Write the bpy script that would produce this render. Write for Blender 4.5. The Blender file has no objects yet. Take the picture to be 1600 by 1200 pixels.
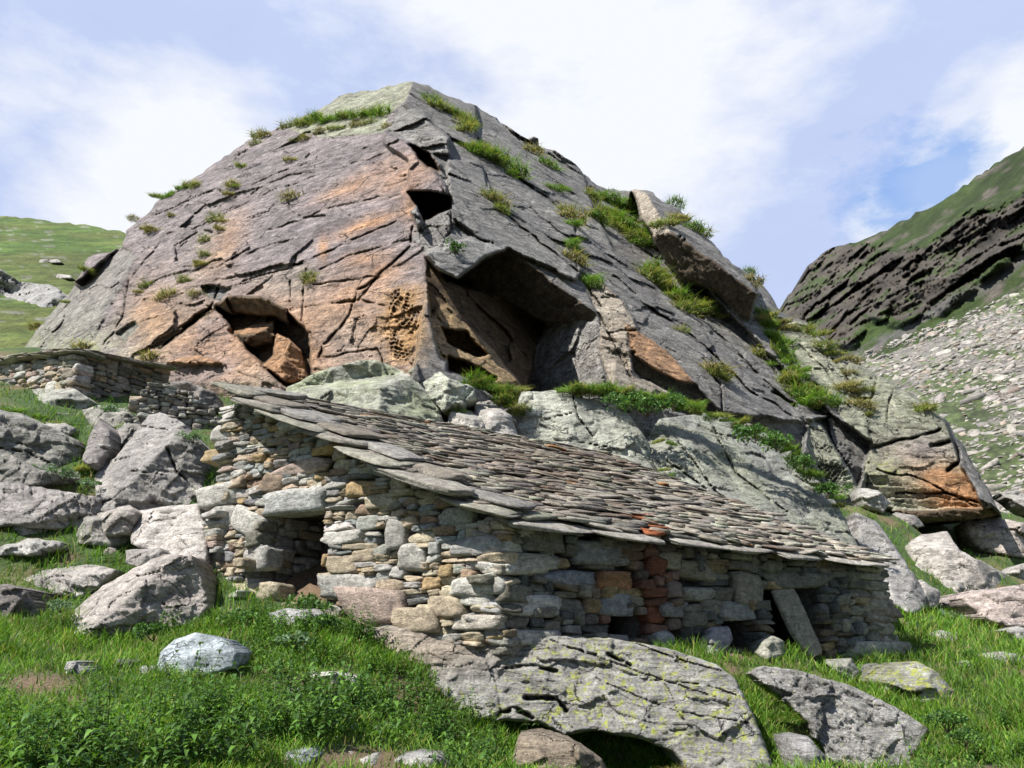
import bpy, math, random
import numpy as np
from mathutils import Vector
# ---------------------------------------------------------------- camera, sun, sky
S = bpy.context.scene
C = S.collection
F = 1250.0; PITCH = math.radians(18.0)
cp, sp = math.cos(PITCH), math.sin(PITCH)
cam = bpy.data.cameras.new('camera'); co = bpy.data.objects.new('camera', cam); C.objects.link(co)
cam.sensor_width = 36.0; cam.lens = 36.0 * F / 1600.0; cam.clip_end = 5000; cam.clip_start = 0.05
co.location = (0, 0, 0); co.rotation_euler = (math.pi / 2 + PITCH, 0, 0)
S.camera = co
S.render.resolution_x = 1024; S.render.resolution_y = 768
S.view_settings.view_transform = 'Standard'; S.view_settings.look = 'None'
S.view_settings.exposure = 0.8; S.view_settings.gamma = 1.0
S.cycles.max_bounces = 5; S.cycles.diffuse_bounces = 3; S.cycles.transparent_max_bounces = 6
SUN_EL = math.radians(50.0)
SUN_H = np.array([-0.80, -0.60])
SUN = np.array([SUN_H[0] * math.cos(SUN_EL), SUN_H[1] * math.cos(SUN_EL), math.sin(SUN_EL)])
sl = bpy.data.lights.new('sun', 'SUN'); sl.energy = 5.0; sl.angle = math.radians(0.5); sl.color = (1.0, 0.955, 0.89)
so = bpy.data.objects.new('sun', sl); C.objects.link(so)
so.rotation_euler = Vector((-SUN[0], -SUN[1], -SUN[2])).to_track_quat('-Z', 'Y').to_euler()

def ray(u, v):
    u = np.asarray(u, float); v = np.asarray(v, float)
    dx = (u - 800) / F; dz = (600 - v) / F
    return np.stack([dx, cp - dz * sp, sp + dz * cp], -1)
def P(u, v, Y):
    r = ray(u, v); return r * (np.asarray(Y, float) / r[..., 1])[..., None]
def proj(p):
    p = np.asarray(p, float); f = p[..., 1] * cp + p[..., 2] * sp; z = -p[..., 1] * sp + p[..., 2] * cp
    return 800 + F * p[..., 0] / f, 600 - F * z / f

# ---------------------------------------------------------------- node helpers
class NT:
    def __init__(s, tree): s.t = tree; s.n = tree.nodes; s.l = tree.links; s.n.clear()
    def node(s, typ, ins=None, **kw):
        nd = s.n.new(typ)
        for k, v in kw.items(): setattr(nd, k, v)
        for k, v in (ins or {}).items(): s.set(nd.inputs[k], v)
        return nd
    def set(s, sock, v):
        if isinstance(v, bpy.types.NodeSocket): s.l.new(v, sock)
        elif isinstance(v, (tuple, list)) and len(v) == 3 and sock.type == 'RGBA': sock.default_value = (*v, 1)
        else: sock.default_value = v
    def math(s, op, a, b=0.0, c=None, clamp=False):
        nd = s.node('ShaderNodeMath', operation=op, use_clamp=clamp); s.set(nd.inputs[0], a); s.set(nd.inputs[1], b)
        if c is not None: s.set(nd.inputs[2], c)
        return nd.outputs[0]
    def vec(s, op, a, b=(0, 0, 0), out=0):
        nd = s.node('ShaderNodeVectorMath', operation=op); s.set(nd.inputs[0], a)
        if b is not None: s.set(nd.inputs[1], b)
        return nd.outputs[out]
    def scale(s, a, k):
        nd = s.node('ShaderNodeVectorMath', operation='SCALE'); s.set(nd.inputs[0], a); s.set(nd.inputs['Scale'], k); return nd.outputs[0]
    def noise(s, vec, scale, detail=6, rough=0.6, dist=0.0):
        return s.node('ShaderNodeTexNoise', {'Vector': vec, 'Scale': scale, 'Detail': detail, 'Roughness': rough, 'Distortion': dist}).outputs[0]
    def ramp(s, fac, a, b, lo=0.0, hi=1.0):
        nd = s.node('ShaderNodeMapRange', {'Value': fac, 'From Min': a, 'From Max': b, 'To Min': lo, 'To Max': hi}); nd.clamp = True
        return nd.outputs[0]
    def mix(s, fac, a, b, mode='MIX'):
        nd = s.node('ShaderNodeMix', data_type='RGBA', blend_type=mode)
        s.set(nd.inputs[0], fac); s.set(nd.inputs[6], a); s.set(nd.inputs[7], b)
        return nd.outputs[2]
    def mapping(s, vec, rot=(0, 0, 0), scale=(1, 1, 1)):
        return s.node('ShaderNodeMapping', {'Vector': vec, 'Rotation': rot, 'Scale': scale}).outputs[0]

w = bpy.data.worlds.new('World'); S.world = w; w.use_nodes = True
T = NT(w.node_tree)
sky = T.node('ShaderNodeTexSky', sky_type='NISHITA', sun_disc=False, sun_elevation=SUN_EL,
             sun_rotation=math.atan2(SUN_H[0], SUN_H[1]), altitude=2200.0, air_density=1.0, dust_density=0.6, ozone_density=1.0)
gen = T.node('ShaderNodeTexCoord').outputs['Generated']
def cloud_blob(u, v, rad, sx=1.0):
    rad *= 1.15
    d = ray(u, v); d = d / np.linalg.norm(d)
    dd = T.vec('SUBTRACT', gen, tuple(d))
    dd = T.vec('MULTIPLY', dd, (1 / sx, 1, 1))
    ln = T.vec('LENGTH', dd, None, out=1)
    return T.ramp(ln, rad, rad * 0.15)
warp = T.node('ShaderNodeTexNoise', {'Vector': gen, 'Scale': 3.2, 'Detail': 7, 'Roughness': 0.55})
nz = warp.outputs[0]
nz2 = T.noise(T.mapping(gen, scale=(1, 1, 2.2)), 5.5, 8, 0.6)
veil = T.ramp(nz2, 0.2, 0.7, 0.0, 1.0)
skyc = T.mix(1.0, sky.outputs[0], (1.0, 1.0, 1.0), 'MULTIPLY')
# thin veil of cloud over the blue
sepg = T.node('ShaderNodeSeparateXYZ', {0: gen}).outputs
fwd = T.ramp(sepg[1], -0.1, 0.35, 0.22, 0.88)      # veil thinned in the unseen sky behind the viewer, to lower the fill light
base = T.mix(T.math('MULTIPLY_ADD', veil, 0.10, fwd), skyc, (6.1, 7.1, 10.0))
acc = None
for b in [(890, 150, 0.27, 1.1), (930, 20, 0.25, 1.3), (265, 230, 0.13, 1.1), (200, 290, 0.10, 1.5), (1600, 210, 0.10, 1.0), (1365, 345, 0.035, 1.0),
          (1540, 290, 0.07, 1.6), (60, 130, 0.10, 1.6), (1050, 60, 0.2, 1.4)]:
    m = cloud_blob(*b)
    if b[0] in (60, 1050): m = T.math('MULTIPLY', m, 0.45)
    acc = m if acc is None else T.math('MAXIMUM', acc, m)
cf = T.ramp(T.math('ADD', acc, T.math('MULTIPLY_ADD', nz2, 1.9, -0.95)), 0.18, 0.80)
base = T.mix(cf, base, (9.6, 9.9, 10.4))
blue = T.ramp(T.math('ADD', cloud_blob(1435, 280, 0.085, 2.0), T.math('MULTIPLY_ADD', T.noise(T.mapping(gen, scale=(1, 1, 2.0)), 11.0, 8, 0.62), 2.6, -1.3)), 0.30, 0.95)
blue = T.math('MULTIPLY', blue, T.ramp(cloud_blob(1435, 280, 0.085, 2.0), 0.0, 0.4))
base = T.mix(T.math('MULTIPLY', blue, 0.7, clamp=True), base, (1.9, 4.1, 8.8))
bg = T.node('ShaderNodeBackground', {'Color': base, 'Strength': 0.056})
T.l.new(bg.outputs[0], T.node('ShaderNodeOutputWorld').inputs[0])

# ---------------------------------------------------------------- numpy noise
def _h(ix, iy, iz, seed):
    h = (ix.astype(np.int64) * 374761393 + iy.astype(np.int64) * 668265263 + iz.astype(np.int64) * 2147483647 + seed * 1274126177) & 0xffffffff
    h = ((h ^ (h >> 13)) * 1274126177) & 0xffffffff
    h = ((h ^ (h >> 16)) * 2246822519) & 0xffffffff
    return ((h ^ (h >> 15)) & 0xffffff) / float(0xffffff)
def vnoise(p, seed=0):
    i = np.floor(p).astype(np.int64); f = p - i; f = f * f * (3 - 2 * f)
    r = 0
    for a in (0, 1):
        for b in (0, 1):
            for c in (0, 1):
                wgt = (f[..., 0] if a else 1 - f[..., 0]) * (f[..., 1] if b else 1 - f[..., 1]) * (f[..., 2] if c else 1 - f[..., 2])
                r = r + wgt * _h(i[..., 0] + a, i[..., 1] + b, i[..., 2] + c, seed)
    return r
def fbm(p, octv=4, seed=0, gain=0.5, lac=2.03):
    r = 0; a = 1; s = 0
    for o in range(octv):
        r = r + a * vnoise(p * lac ** o + 17.3 * o, seed + o); s += a; a *= gain
    return r / s - 0.5          # -0.5 .. 0.5
def facets(p, seed=0):
    """piecewise planar rock facets: nearest jittered seed, each with its own tilt and height"""
    i = np.floor(p).astype(np.int64); best = np.full(p.shape[:-1], 1e9); out = np.zeros(p.shape[:-1])
    for a in (-1, 0, 1):
        for b in (-1, 0, 1):
            for c in (-1, 0, 1):
                X = i[..., 0] + a; Y = i[..., 1] + b; Z = i[..., 2] + c
                d = np.stack([p[..., 0] - X - _h(X, Y, Z, seed), p[..., 1] - Y - _h(X, Y, Z, seed + 1), p[..., 2] - Z - _h(X, Y, Z, seed + 2)], -1)
                q = (d * d).sum(-1); m = q < best
                h = (_h(X, Y, Z, seed + 3) - .5) * 1.1 + d[..., 0] * (_h(X, Y, Z, seed + 4) - .5) * 1.6 + d[..., 1] * (_h(X, Y, Z, seed + 5) - .5) * 1.6 + d[..., 2] * (_h(X, Y, Z, seed + 6) - .5) * 1.6
                out = np.where(m, h, out); best = np.where(m, q, best)
    return out
def h1(a, seed=0):
    a = np.asarray(a); return _h(a, a * 0 + 7, a * 0 + 3, seed)
def h2(a, b, seed=0): return _h(a, b, a * 0 + 5, seed)

# ---------------------------------------------------------------- object helpers
def tag(o, label=None, cat=None, group=None, kind=None):
    if label: o['label'] = label
    if cat: o['category'] = cat
    if group: o['group'] = group
    if kind: o['kind'] = kind
    return o
def mesh_np(name, V, Fc, mat, parent=None, col=None, smooth=False, link=True):
    V = np.asarray(V, np.float32); me = bpy.data.meshes.new(name)
    if isinstance(Fc, np.ndarray): Fc = [Fc]
    if len(Fc) and isinstance(Fc[0], np.ndarray):
        me.vertices.add(len(V)); me.vertices.foreach_set('co', V.ravel())
        loops = np.concatenate([f.ravel() for f in Fc]).astype(np.int32); lens = np.concatenate([np.full(len(f), f.shape[1]) for f in Fc])
        me.loops.add(len(loops)); me.loops.foreach_set('vertex_index', loops)
        me.polygons.add(len(lens)); me.polygons.foreach_set('loop_start', np.concatenate([[0], np.cumsum(lens)[:-1]]).astype(np.int32))
        me.update(calc_edges=True); me.validate()
    else: me.from_pydata([tuple(map(float, v)) for v in V], [], Fc)
    if smooth: me.polygons.foreach_set('use_smooth', np.ones(len(me.polygons), bool))
    if col is not None:
        col = np.asarray(col, np.float32)
        if col.shape[1] == 3: col = np.concatenate([col, np.zeros((len(col), 1), np.float32)], 1)
        at = me.color_attributes.new('Col', 'FLOAT_COLOR', 'POINT'); at.data.foreach_set('color', col.ravel())
    me.materials.append(mat)
    o = bpy.data.objects.new(name, me)
    if link: C.objects.link(o)
    if parent: o.parent = parent
    return o
def empty(name, loc=(0, 0, 0), **kw):
    o = bpy.data.objects.new(name, None); C.objects.link(o); o.location = loc; o.empty_display_size = 0.2
    return tag(o, **kw)

# ---------------------------------------------------------------- materials
MAT = {}
def new_mat(name):
    m = bpy.data.materials.new(name); m.use_nodes = True; MAT[name] = m; return m, NT(m.node_tree)
def rock_mat(name, k=1.0, streak=(0.0, 0.0, 0.0), sscale=(1, 1, 7), bump=0.5, tcoord='pos', liche=(0.36, 0.40, 0.14), spec=0.5, contrast=1.0, dark=0.55, crack=0.0):
    m, T = new_mat(name)
    if tcoord == 'pos': pos = T.node('ShaderNodeNewGeometry').outputs['Position']
    else: pos = T.node('ShaderNodeTexCoord').outputs['Object']
    at = T.node('ShaderNodeAttribute', attribute_name='Col')
    col = at.outputs['Color']; al = at.outputs['Alpha']
    big = T.noise(pos, 0.45 * k, 5, 0.6, 0.4)
    mid = T.noise(pos, 2.6 * k, 7, 0.68, 0.3)
    fine = T.noise(pos, 14 * k, 6, 0.8)
    st = T.noise(T.mapping(pos, rot=streak, scale=sscale), 1.6 * k, 7, 0.7, 0.25)
    f1 = T.ramp(big, 0.3, 0.7, 0.80, 1.18)
    f2 = T.ramp(mid, 0.25, 0.75, 1 - 0.42 * contrast, 1 + 0.36 * contrast)
    f3 = T.ramp(fine, 0.32, 0.68, 1 - 0.44 * contrast, 1 + 0.46 * contrast)
    f4 = T.ramp(st, 0.3, 0.62, 1 - 0.38 * contrast, 1.1)
    f = T.math('MULTIPLY', T.math('MULTIPLY', f1, f2), T.math('MULTIPLY', f3, f4))
    c = T.mix(1.0, col, T.node('ShaderNodeCombineColor', {0: f, 1: f, 2: f}).outputs[0], 'MULTIPLY')
    # black and pale crusty lichen speckle
    sp1 = T.noise(pos, 7.5 * k, 8, 0.8, 0.6)
    c = T.mix(T.ramp(sp1, 0.565, 0.64, 0.0, dark), c, (0.045, 0.043, 0.04))
    sp2 = T.noise(T.vec('ADD', pos, (31, 7, 3)), 9 * k, 8, 0.82, 0.3)
    c = T.mix(T.ramp(sp2, 0.585, 0.65, 0.0, spec), c, (0.46, 0.46, 0.43))
    if crack:
        wp = T.scale(T.node('ShaderNodeTexNoise', {'Vector': pos, 'Scale': 0.9 * k, 'Detail': 4, 'Roughness': 0.6}).outputs['Color'], 1.1 / k)
        vp = T.mapping(T.vec('ADD', pos, wp), rot=streak, scale=(0.55, 0.55, 1.6))
        vo = T.node('ShaderNodeTexVoronoi', {'Vector': vp, 'Scale': 0.75 * k}, feature='DISTANCE_TO_EDGE').outputs['Distance']
        ck = T.math('MULTIPLY', T.ramp(vo, 0.0, 0.022, 1.0, 0.0), T.ramp(T.noise(pos, 0.8 * k, 3, 0.6), 0.42, 0.60))
        c = T.mix(T.math('MULTIPLY', ck, crack), c, (0.03, 0.027, 0.025))
    # yellow green lichen, only where the alpha says it grows
    sp3 = T.noise(T.vec('ADD', pos, (3, 57, 9)), 4.2 * k, 9, 0.74, 0.4)
    lm = T.ramp(T.math('ADD', sp3, T.math('MULTIPLY_ADD', al, 0.22, -0.20)), 0.52, 0.58, 0.0, 1.0)
    lm = T.math('MULTIPLY', lm, T.math('MULTIPLY', al, 1.2, clamp=True), clamp=True)
    c = T.mix(lm, c, T.mix(T.ramp(fine, 0.3, 0.7), liche, tuple(x * 0.62 for x in liche)))
    hgt = T.math('ADD', T.math('MULTIPLY', mid, 0.55), T.math('ADD', T.math('MULTIPLY', st, 0.7), T.math('MULTIPLY', fine, 0.34)))
    if crack: hgt = T.math('SUBTRACT', hgt, T.math('MULTIPLY', ck, 0.7))
    bp = T.node('ShaderNodeBump', {'Height': hgt, 'Strength': bump, 'Distance': 0.22 / k})
    bs = T.node('ShaderNodeBsdfPrincipled', {'Base Color': c, 'Roughness': 0.88, 'Normal': bp.outputs[0]})
    bs.inputs['Specular IOR Level'].default_value = 0.25
    T.l.new(bs.outputs[0], T.node('ShaderNodeOutputMaterial').inputs[0]); return m
rock_mat('cliff_rock', 1.0, streak=(0.2, -0.35, 0), sscale=(1, 1, 5), bump=0.9, contrast=1.5, crack=.85)
rock_mat('boulder_rock', 2.0, streak=(0, 0.3, 0), sscale=(1, 1, 4), bump=0.8, contrast=1.25, crack=.6)
rock_mat('slab_rock', 2.2, streak=(0.5, 0.22, 0), sscale=(0.7, 1, 6), bump=1.0, contrast=1.3, crack=.6, liche=(0.46, 0.50, 0.12))
rock_mat('wall_stone', 4.5, streak=(0, 0, 0), sscale=(1, 1, 3), bump=0.8, contrast=1.25, liche=(0.42, 0.45, 0.12))
rock_mat('roof_stone', 4.0, streak=(0, 0, 0), sscale=(1, 1, 2), bump=0.8, contrast=1.3, liche=(0.40, 0.42, 0.12))
rock_mat('far_rock', 0.12, sscale=(1, 1, 3), bump=0.8, spec=0.15, dark=0.7)
rock_mat('scree_rock', 0.6, bump=0.3)

def leaf_mat(name, rough=0.55, trans=0.35, nscale=3.0):
    m, T = new_mat(name)
    at = T.node('ShaderNodeAttribute', attribute_name='Col').outputs['Color']
    pos = T.node('ShaderNodeNewGeometry').outputs['Position']
    n = T.ramp(T.noise(pos, nscale, 3, 0.6), 0.3, 0.7, 0.75, 1.25)
    c = T.mix(1.0, at, T.node('ShaderNodeCombineColor', {0: n, 1: n, 2: n}).outputs[0], 'MULTIPLY')
    bs = T.node('ShaderNodeBsdfPrincipled', {'Base Color': c, 'Roughness': rough}); bs.inputs['Specular IOR Level'].default_value = 0.3
    tr = T.node('ShaderNodeBsdfTranslucent', {'Color': T.mix(1.0, c, (1.25, 1.35, 0.6), 'MULTIPLY')})
    mx = T.node('ShaderNodeMixShader', {0: trans}); T.l.new(bs.outputs[0], mx.inputs[1]); T.l.new(tr.outputs[0], mx.inputs[2])
    T.l.new(mx.outputs[0], T.node('ShaderNodeOutputMaterial').inputs[0]); return m
leaf_mat('grass_blade', 0.6, 0.35)
leaf_mat('leaf', 0.5, 0.3)

def ground_mat():
    m, T = new_mat('ground_turf')
    pos = T.node('ShaderNodeNewGeometry').outputs['Position']
    at = T.node('ShaderNodeAttribute', attribute_name='Col')
    mid = T.noise(pos, 3.0, 7, 0.7, 0.3); fine = T.noise(pos, 26, 5, 0.75)
    f = T.math('MULTIPLY', T.ramp(mid, 0.25, 0.75, 0.6, 1.35), T.ramp(fine, 0.25, 0.75, 0.5, 1.5))
    c = T.mix(1.0, at.outputs['Color'], T.node('ShaderNodeCombineColor', {0: f, 1: f, 2: f}).outputs[0], 'MULTIPLY')
    bp = T.node('ShaderNodeBump', {'Height': T.math('ADD', mid, T.math('MULTIPLY', fine, 0.5)), 'Strength': 0.8, 'Distance': 0.1})
    bs = T.node('ShaderNodeBsdfPrincipled', {'Base Color': c, 'Roughness': 0.95, 'Normal': bp.outputs[0]})
    T.l.new(bs.outputs[0], T.node('ShaderNodeOutputMaterial').inputs[0])
ground_mat()

# ---------------------------------------------------------------- relief: a real surface with facets, from plane polygons
def inpoly(u, v, poly):
    poly = np.asarray(poly, float); x0 = poly[:, 0]; y0 = poly[:, 1]; x1 = np.roll(x0, -1); y1 = np.roll(y0, -1)
    c = np.zeros(u.shape, bool)
    for a, b, d, e in zip(x0, y0, x1, y1):
        if b == e: continue
        t = ((b > v) != (e > v)) & (u < (d - a) * (v - b) / (e - b) + a); c ^= t
    return c
def dist_line(u, v, pts, closed=False):
    """distance and nearest point to a polyline"""
    pts = np.asarray(pts, float); n = len(pts) if closed else len(pts) - 1
    best = np.full(u.shape, 1e9); bu = u.copy(); bv = v.copy()
    for i in range(n):
        a = pts[i]; b = pts[(i + 1) % len(pts)]; d = b - a; L = d @ d
        if L == 0: continue
        t = np.clip(((u - a[0]) * d[0] + (v - a[1]) * d[1]) / L, 0, 1)
        qu = a[0] + t * d[0]; qv = a[1] + t * d[1]; ds = np.hypot(u - qu, v - qv)
        m = ds < best; best = np.where(m, ds, best); bu = np.where(m, qu, bu); bv = np.where(m, qv, bv)
    return best, bu, bv
def plane_inv_t(p3, u, v):
    """p3: three (u,v,Y) -> 1/t field of the world plane through them"""
    A = []; B = []
    for (a, b, Y) in p3:
        r = ray(a, b); A.append([a, b, 1]); B.append(r[1] / Y)
    k = np.linalg.solve(np.array(A, float), np.array(B)); return k[0] * u + k[1] * v + k[2]
def rough_outline(poly, amp=2.0, step=9.0, seed=0):
    out = []; rng = np.random.RandomState(seed)
    for i in range(len(poly)):
        a = np.array(poly[i][:2], float); b = np.array(poly[(i + 1) % len(poly)][:2], float)
        n = max(1, int(np.hypot(*(b - a)) / step)); d = b - a; L = np.hypot(*d) + 1e-6; nn = np.array([-d[1], d[0]]) / L
        for k in range(n):
            j = 0 if k == 0 else rng.uniform(-amp, amp)
            out.append(tuple(a + d * k / n + nn * j))
    return out
class Relief: pass
def relief(name, outline, tfun, step=2.0, back=1.0, mat='boulder_rock', colfun=None, edge=(6.0, 0.15), rough=1.5, seed=0, smooth=False, parent=None):
    """tfun(u,v) -> distance along the ray, colfun(u,v,pts)->rgba.  Front surface plus a closed back."""
    ol = np.array(rough_outline(outline, rough, 8.0, seed))
    u0, v0 = ol.min(0) - step * 2; u1, v1 = ol.max(0) + step * 2
    gu = np.arange(u0, u1, step); gv = np.arange(v0, v1, step); U, V = np.meshgrid(gu, gv)
    ins = inpoly(U, V, ol); ds, bu, bv = dist_line(U, V, ol, True)
    near = (~ins) & (ds < step * 1.0)
    U2 = np.where(near, bu, U); V2 = np.where(near, bv, V); use = ins | near
    d = np.where(ins, ds, 0.0)
    t = tfun(U2, V2)
    if edge: t = t + edge[1] * (1 - np.sqrt(1 - (1 - np.clip(d / edge[0], 0, 1)) ** 2))
    pts = ray(U2, V2) * t[..., None]
    col = colfun(U2, V2, pts)
    idx = -np.ones(U.shape, int); H, W = U.shape
    q = use[:-1, :-1] & use[1:, :-1] & use[1:, 1:] & use[:-1, 1:]
    allnear = near[:-1, :-1] & near[1:, :-1] & near[1:, 1:] & near[:-1, 1:]; q &= ~allnear
    keep = np.zeros(U.shape, bool)
    for a, b in ((0, 0), (1, 0), (1, 1), (0, 1)): keep[a:H - 1 + a, b:W - 1 + b] |= q
    idx[keep] = np.arange(keep.sum())
    qa = np.stack([idx[:-1, :-1][q], idx[1:, :-1][q], idx[1:, 1:][q], idx[:-1, 1:][q]], 1)
    Vv = pts[keep]; Cc = col[keep]
    # boundary ring -> skirt pulled back, then closed on one far point
    e = np.concatenate([qa[:, [0, 1]], qa[:, [1, 2]], qa[:, [2, 3]], qa[:, [3, 0]]]); es = np.sort(e, 1)
    key = es[:, 0].astype(np.int64) * (len(Vv) + 1) + es[:, 1]; un, inv, cnt = np.unique(key, return_inverse=True, return_counts=True)
    be = e[cnt[inv] == 1]; bvs = np.unique(be); mp = -np.ones(len(Vv), int); n0 = len(Vv); mp[bvs] = n0 + np.arange(len(bvs))
    cen = Vv.mean(0); bp = Vv[bvs]; pb = bp + (cen - bp) * 0.12 + np.array([0, back, 0]); Vv = np.concatenate([Vv, pb, [cen + np.array([0, back * 1.4, 0])]])
    Cc = np.concatenate([Cc, Cc[bvs], Cc[:1]])
    sk = np.stack([be[:, 1], be[:, 0], mp[be[:, 0]], mp[be[:, 1]]], 1); fan = np.stack([mp[be[:, 1]], mp[be[:, 0]], np.full(len(be), len(Vv) - 1)], 1)
    allq = [np.concatenate([qa, sk]), fan]
    R = Relief(); R.gu, R.gv, R.t, R.use = gu, gv, t, use
    o = mesh_np(name, Vv, allq, MAT[mat], parent, Cc, smooth)
    R.o = o
    def at(u, v):
        i = int(round((v - gv[0]) / step)); j = int(round((u - gu[0]) / step)); i = min(max(i, 0), H - 1); j = min(max(j, 0), W - 1)
        return ray(u, v) * t[i, j]
    R.at = at
    return R
# ---------------------------------------------------------------- the rock outcrop
class Pl:
    def __init__(s, A, n): n = np.array(n, float); s.n = n / np.linalg.norm(n); s.A = np.asarray(A, float)
    def inv(s, u, v): return (ray(u, v) @ s.n) / (s.n @ s.A)
    def at(s, u, v): return ray(u, v) / s.inv(u, v)
    def shift(s, d): return Pl(s.A + s.n * d, s.n)
def hinge(p, q, n):
    d = (q - p) / np.linalg.norm(q - p); n = np.array(n, float); return Pl(p, n - d * (n @ d))
def three(a, b, c):
    A, B, D = P(*a), P(*b), P(*c); n = np.cross(B - A, D - A)
    if n @ A > 0: n = -n
    return Pl(A, n)
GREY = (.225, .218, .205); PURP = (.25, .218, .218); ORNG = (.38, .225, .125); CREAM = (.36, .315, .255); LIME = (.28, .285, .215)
SOFF_SHADE = (.10, .078, .055); DARK = (.19, .185, .175); BROWN = (.15, .105, .065); LGREY = (.26, .255, .24); OCHRE = (.33, .235, .13)  # the soffit colour has the shade of the overhangs put into it
Lp = Pl(P(600, 570, 18), (-.376, -.788, .49))
R1 = hinge(Lp.at(630, 150), Lp.at(690, 330), (.44, -.66, .62))
def rr(u, v, d): return (u, v, float(R1.at(u, v)[1]) + d)
Bt = Pl(R1.at(1345, 690), (.03, -.82, .58)).shift(-.3)
S2 = R1.shift(1.3)
ceil = hinge(R1.at(790, 388), R1.at(932, 490), (.0, -.3, -.95))
yA = float(R1.at(932, 492)[1]); yB = float(R1.at(1010, 612)[1])
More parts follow.
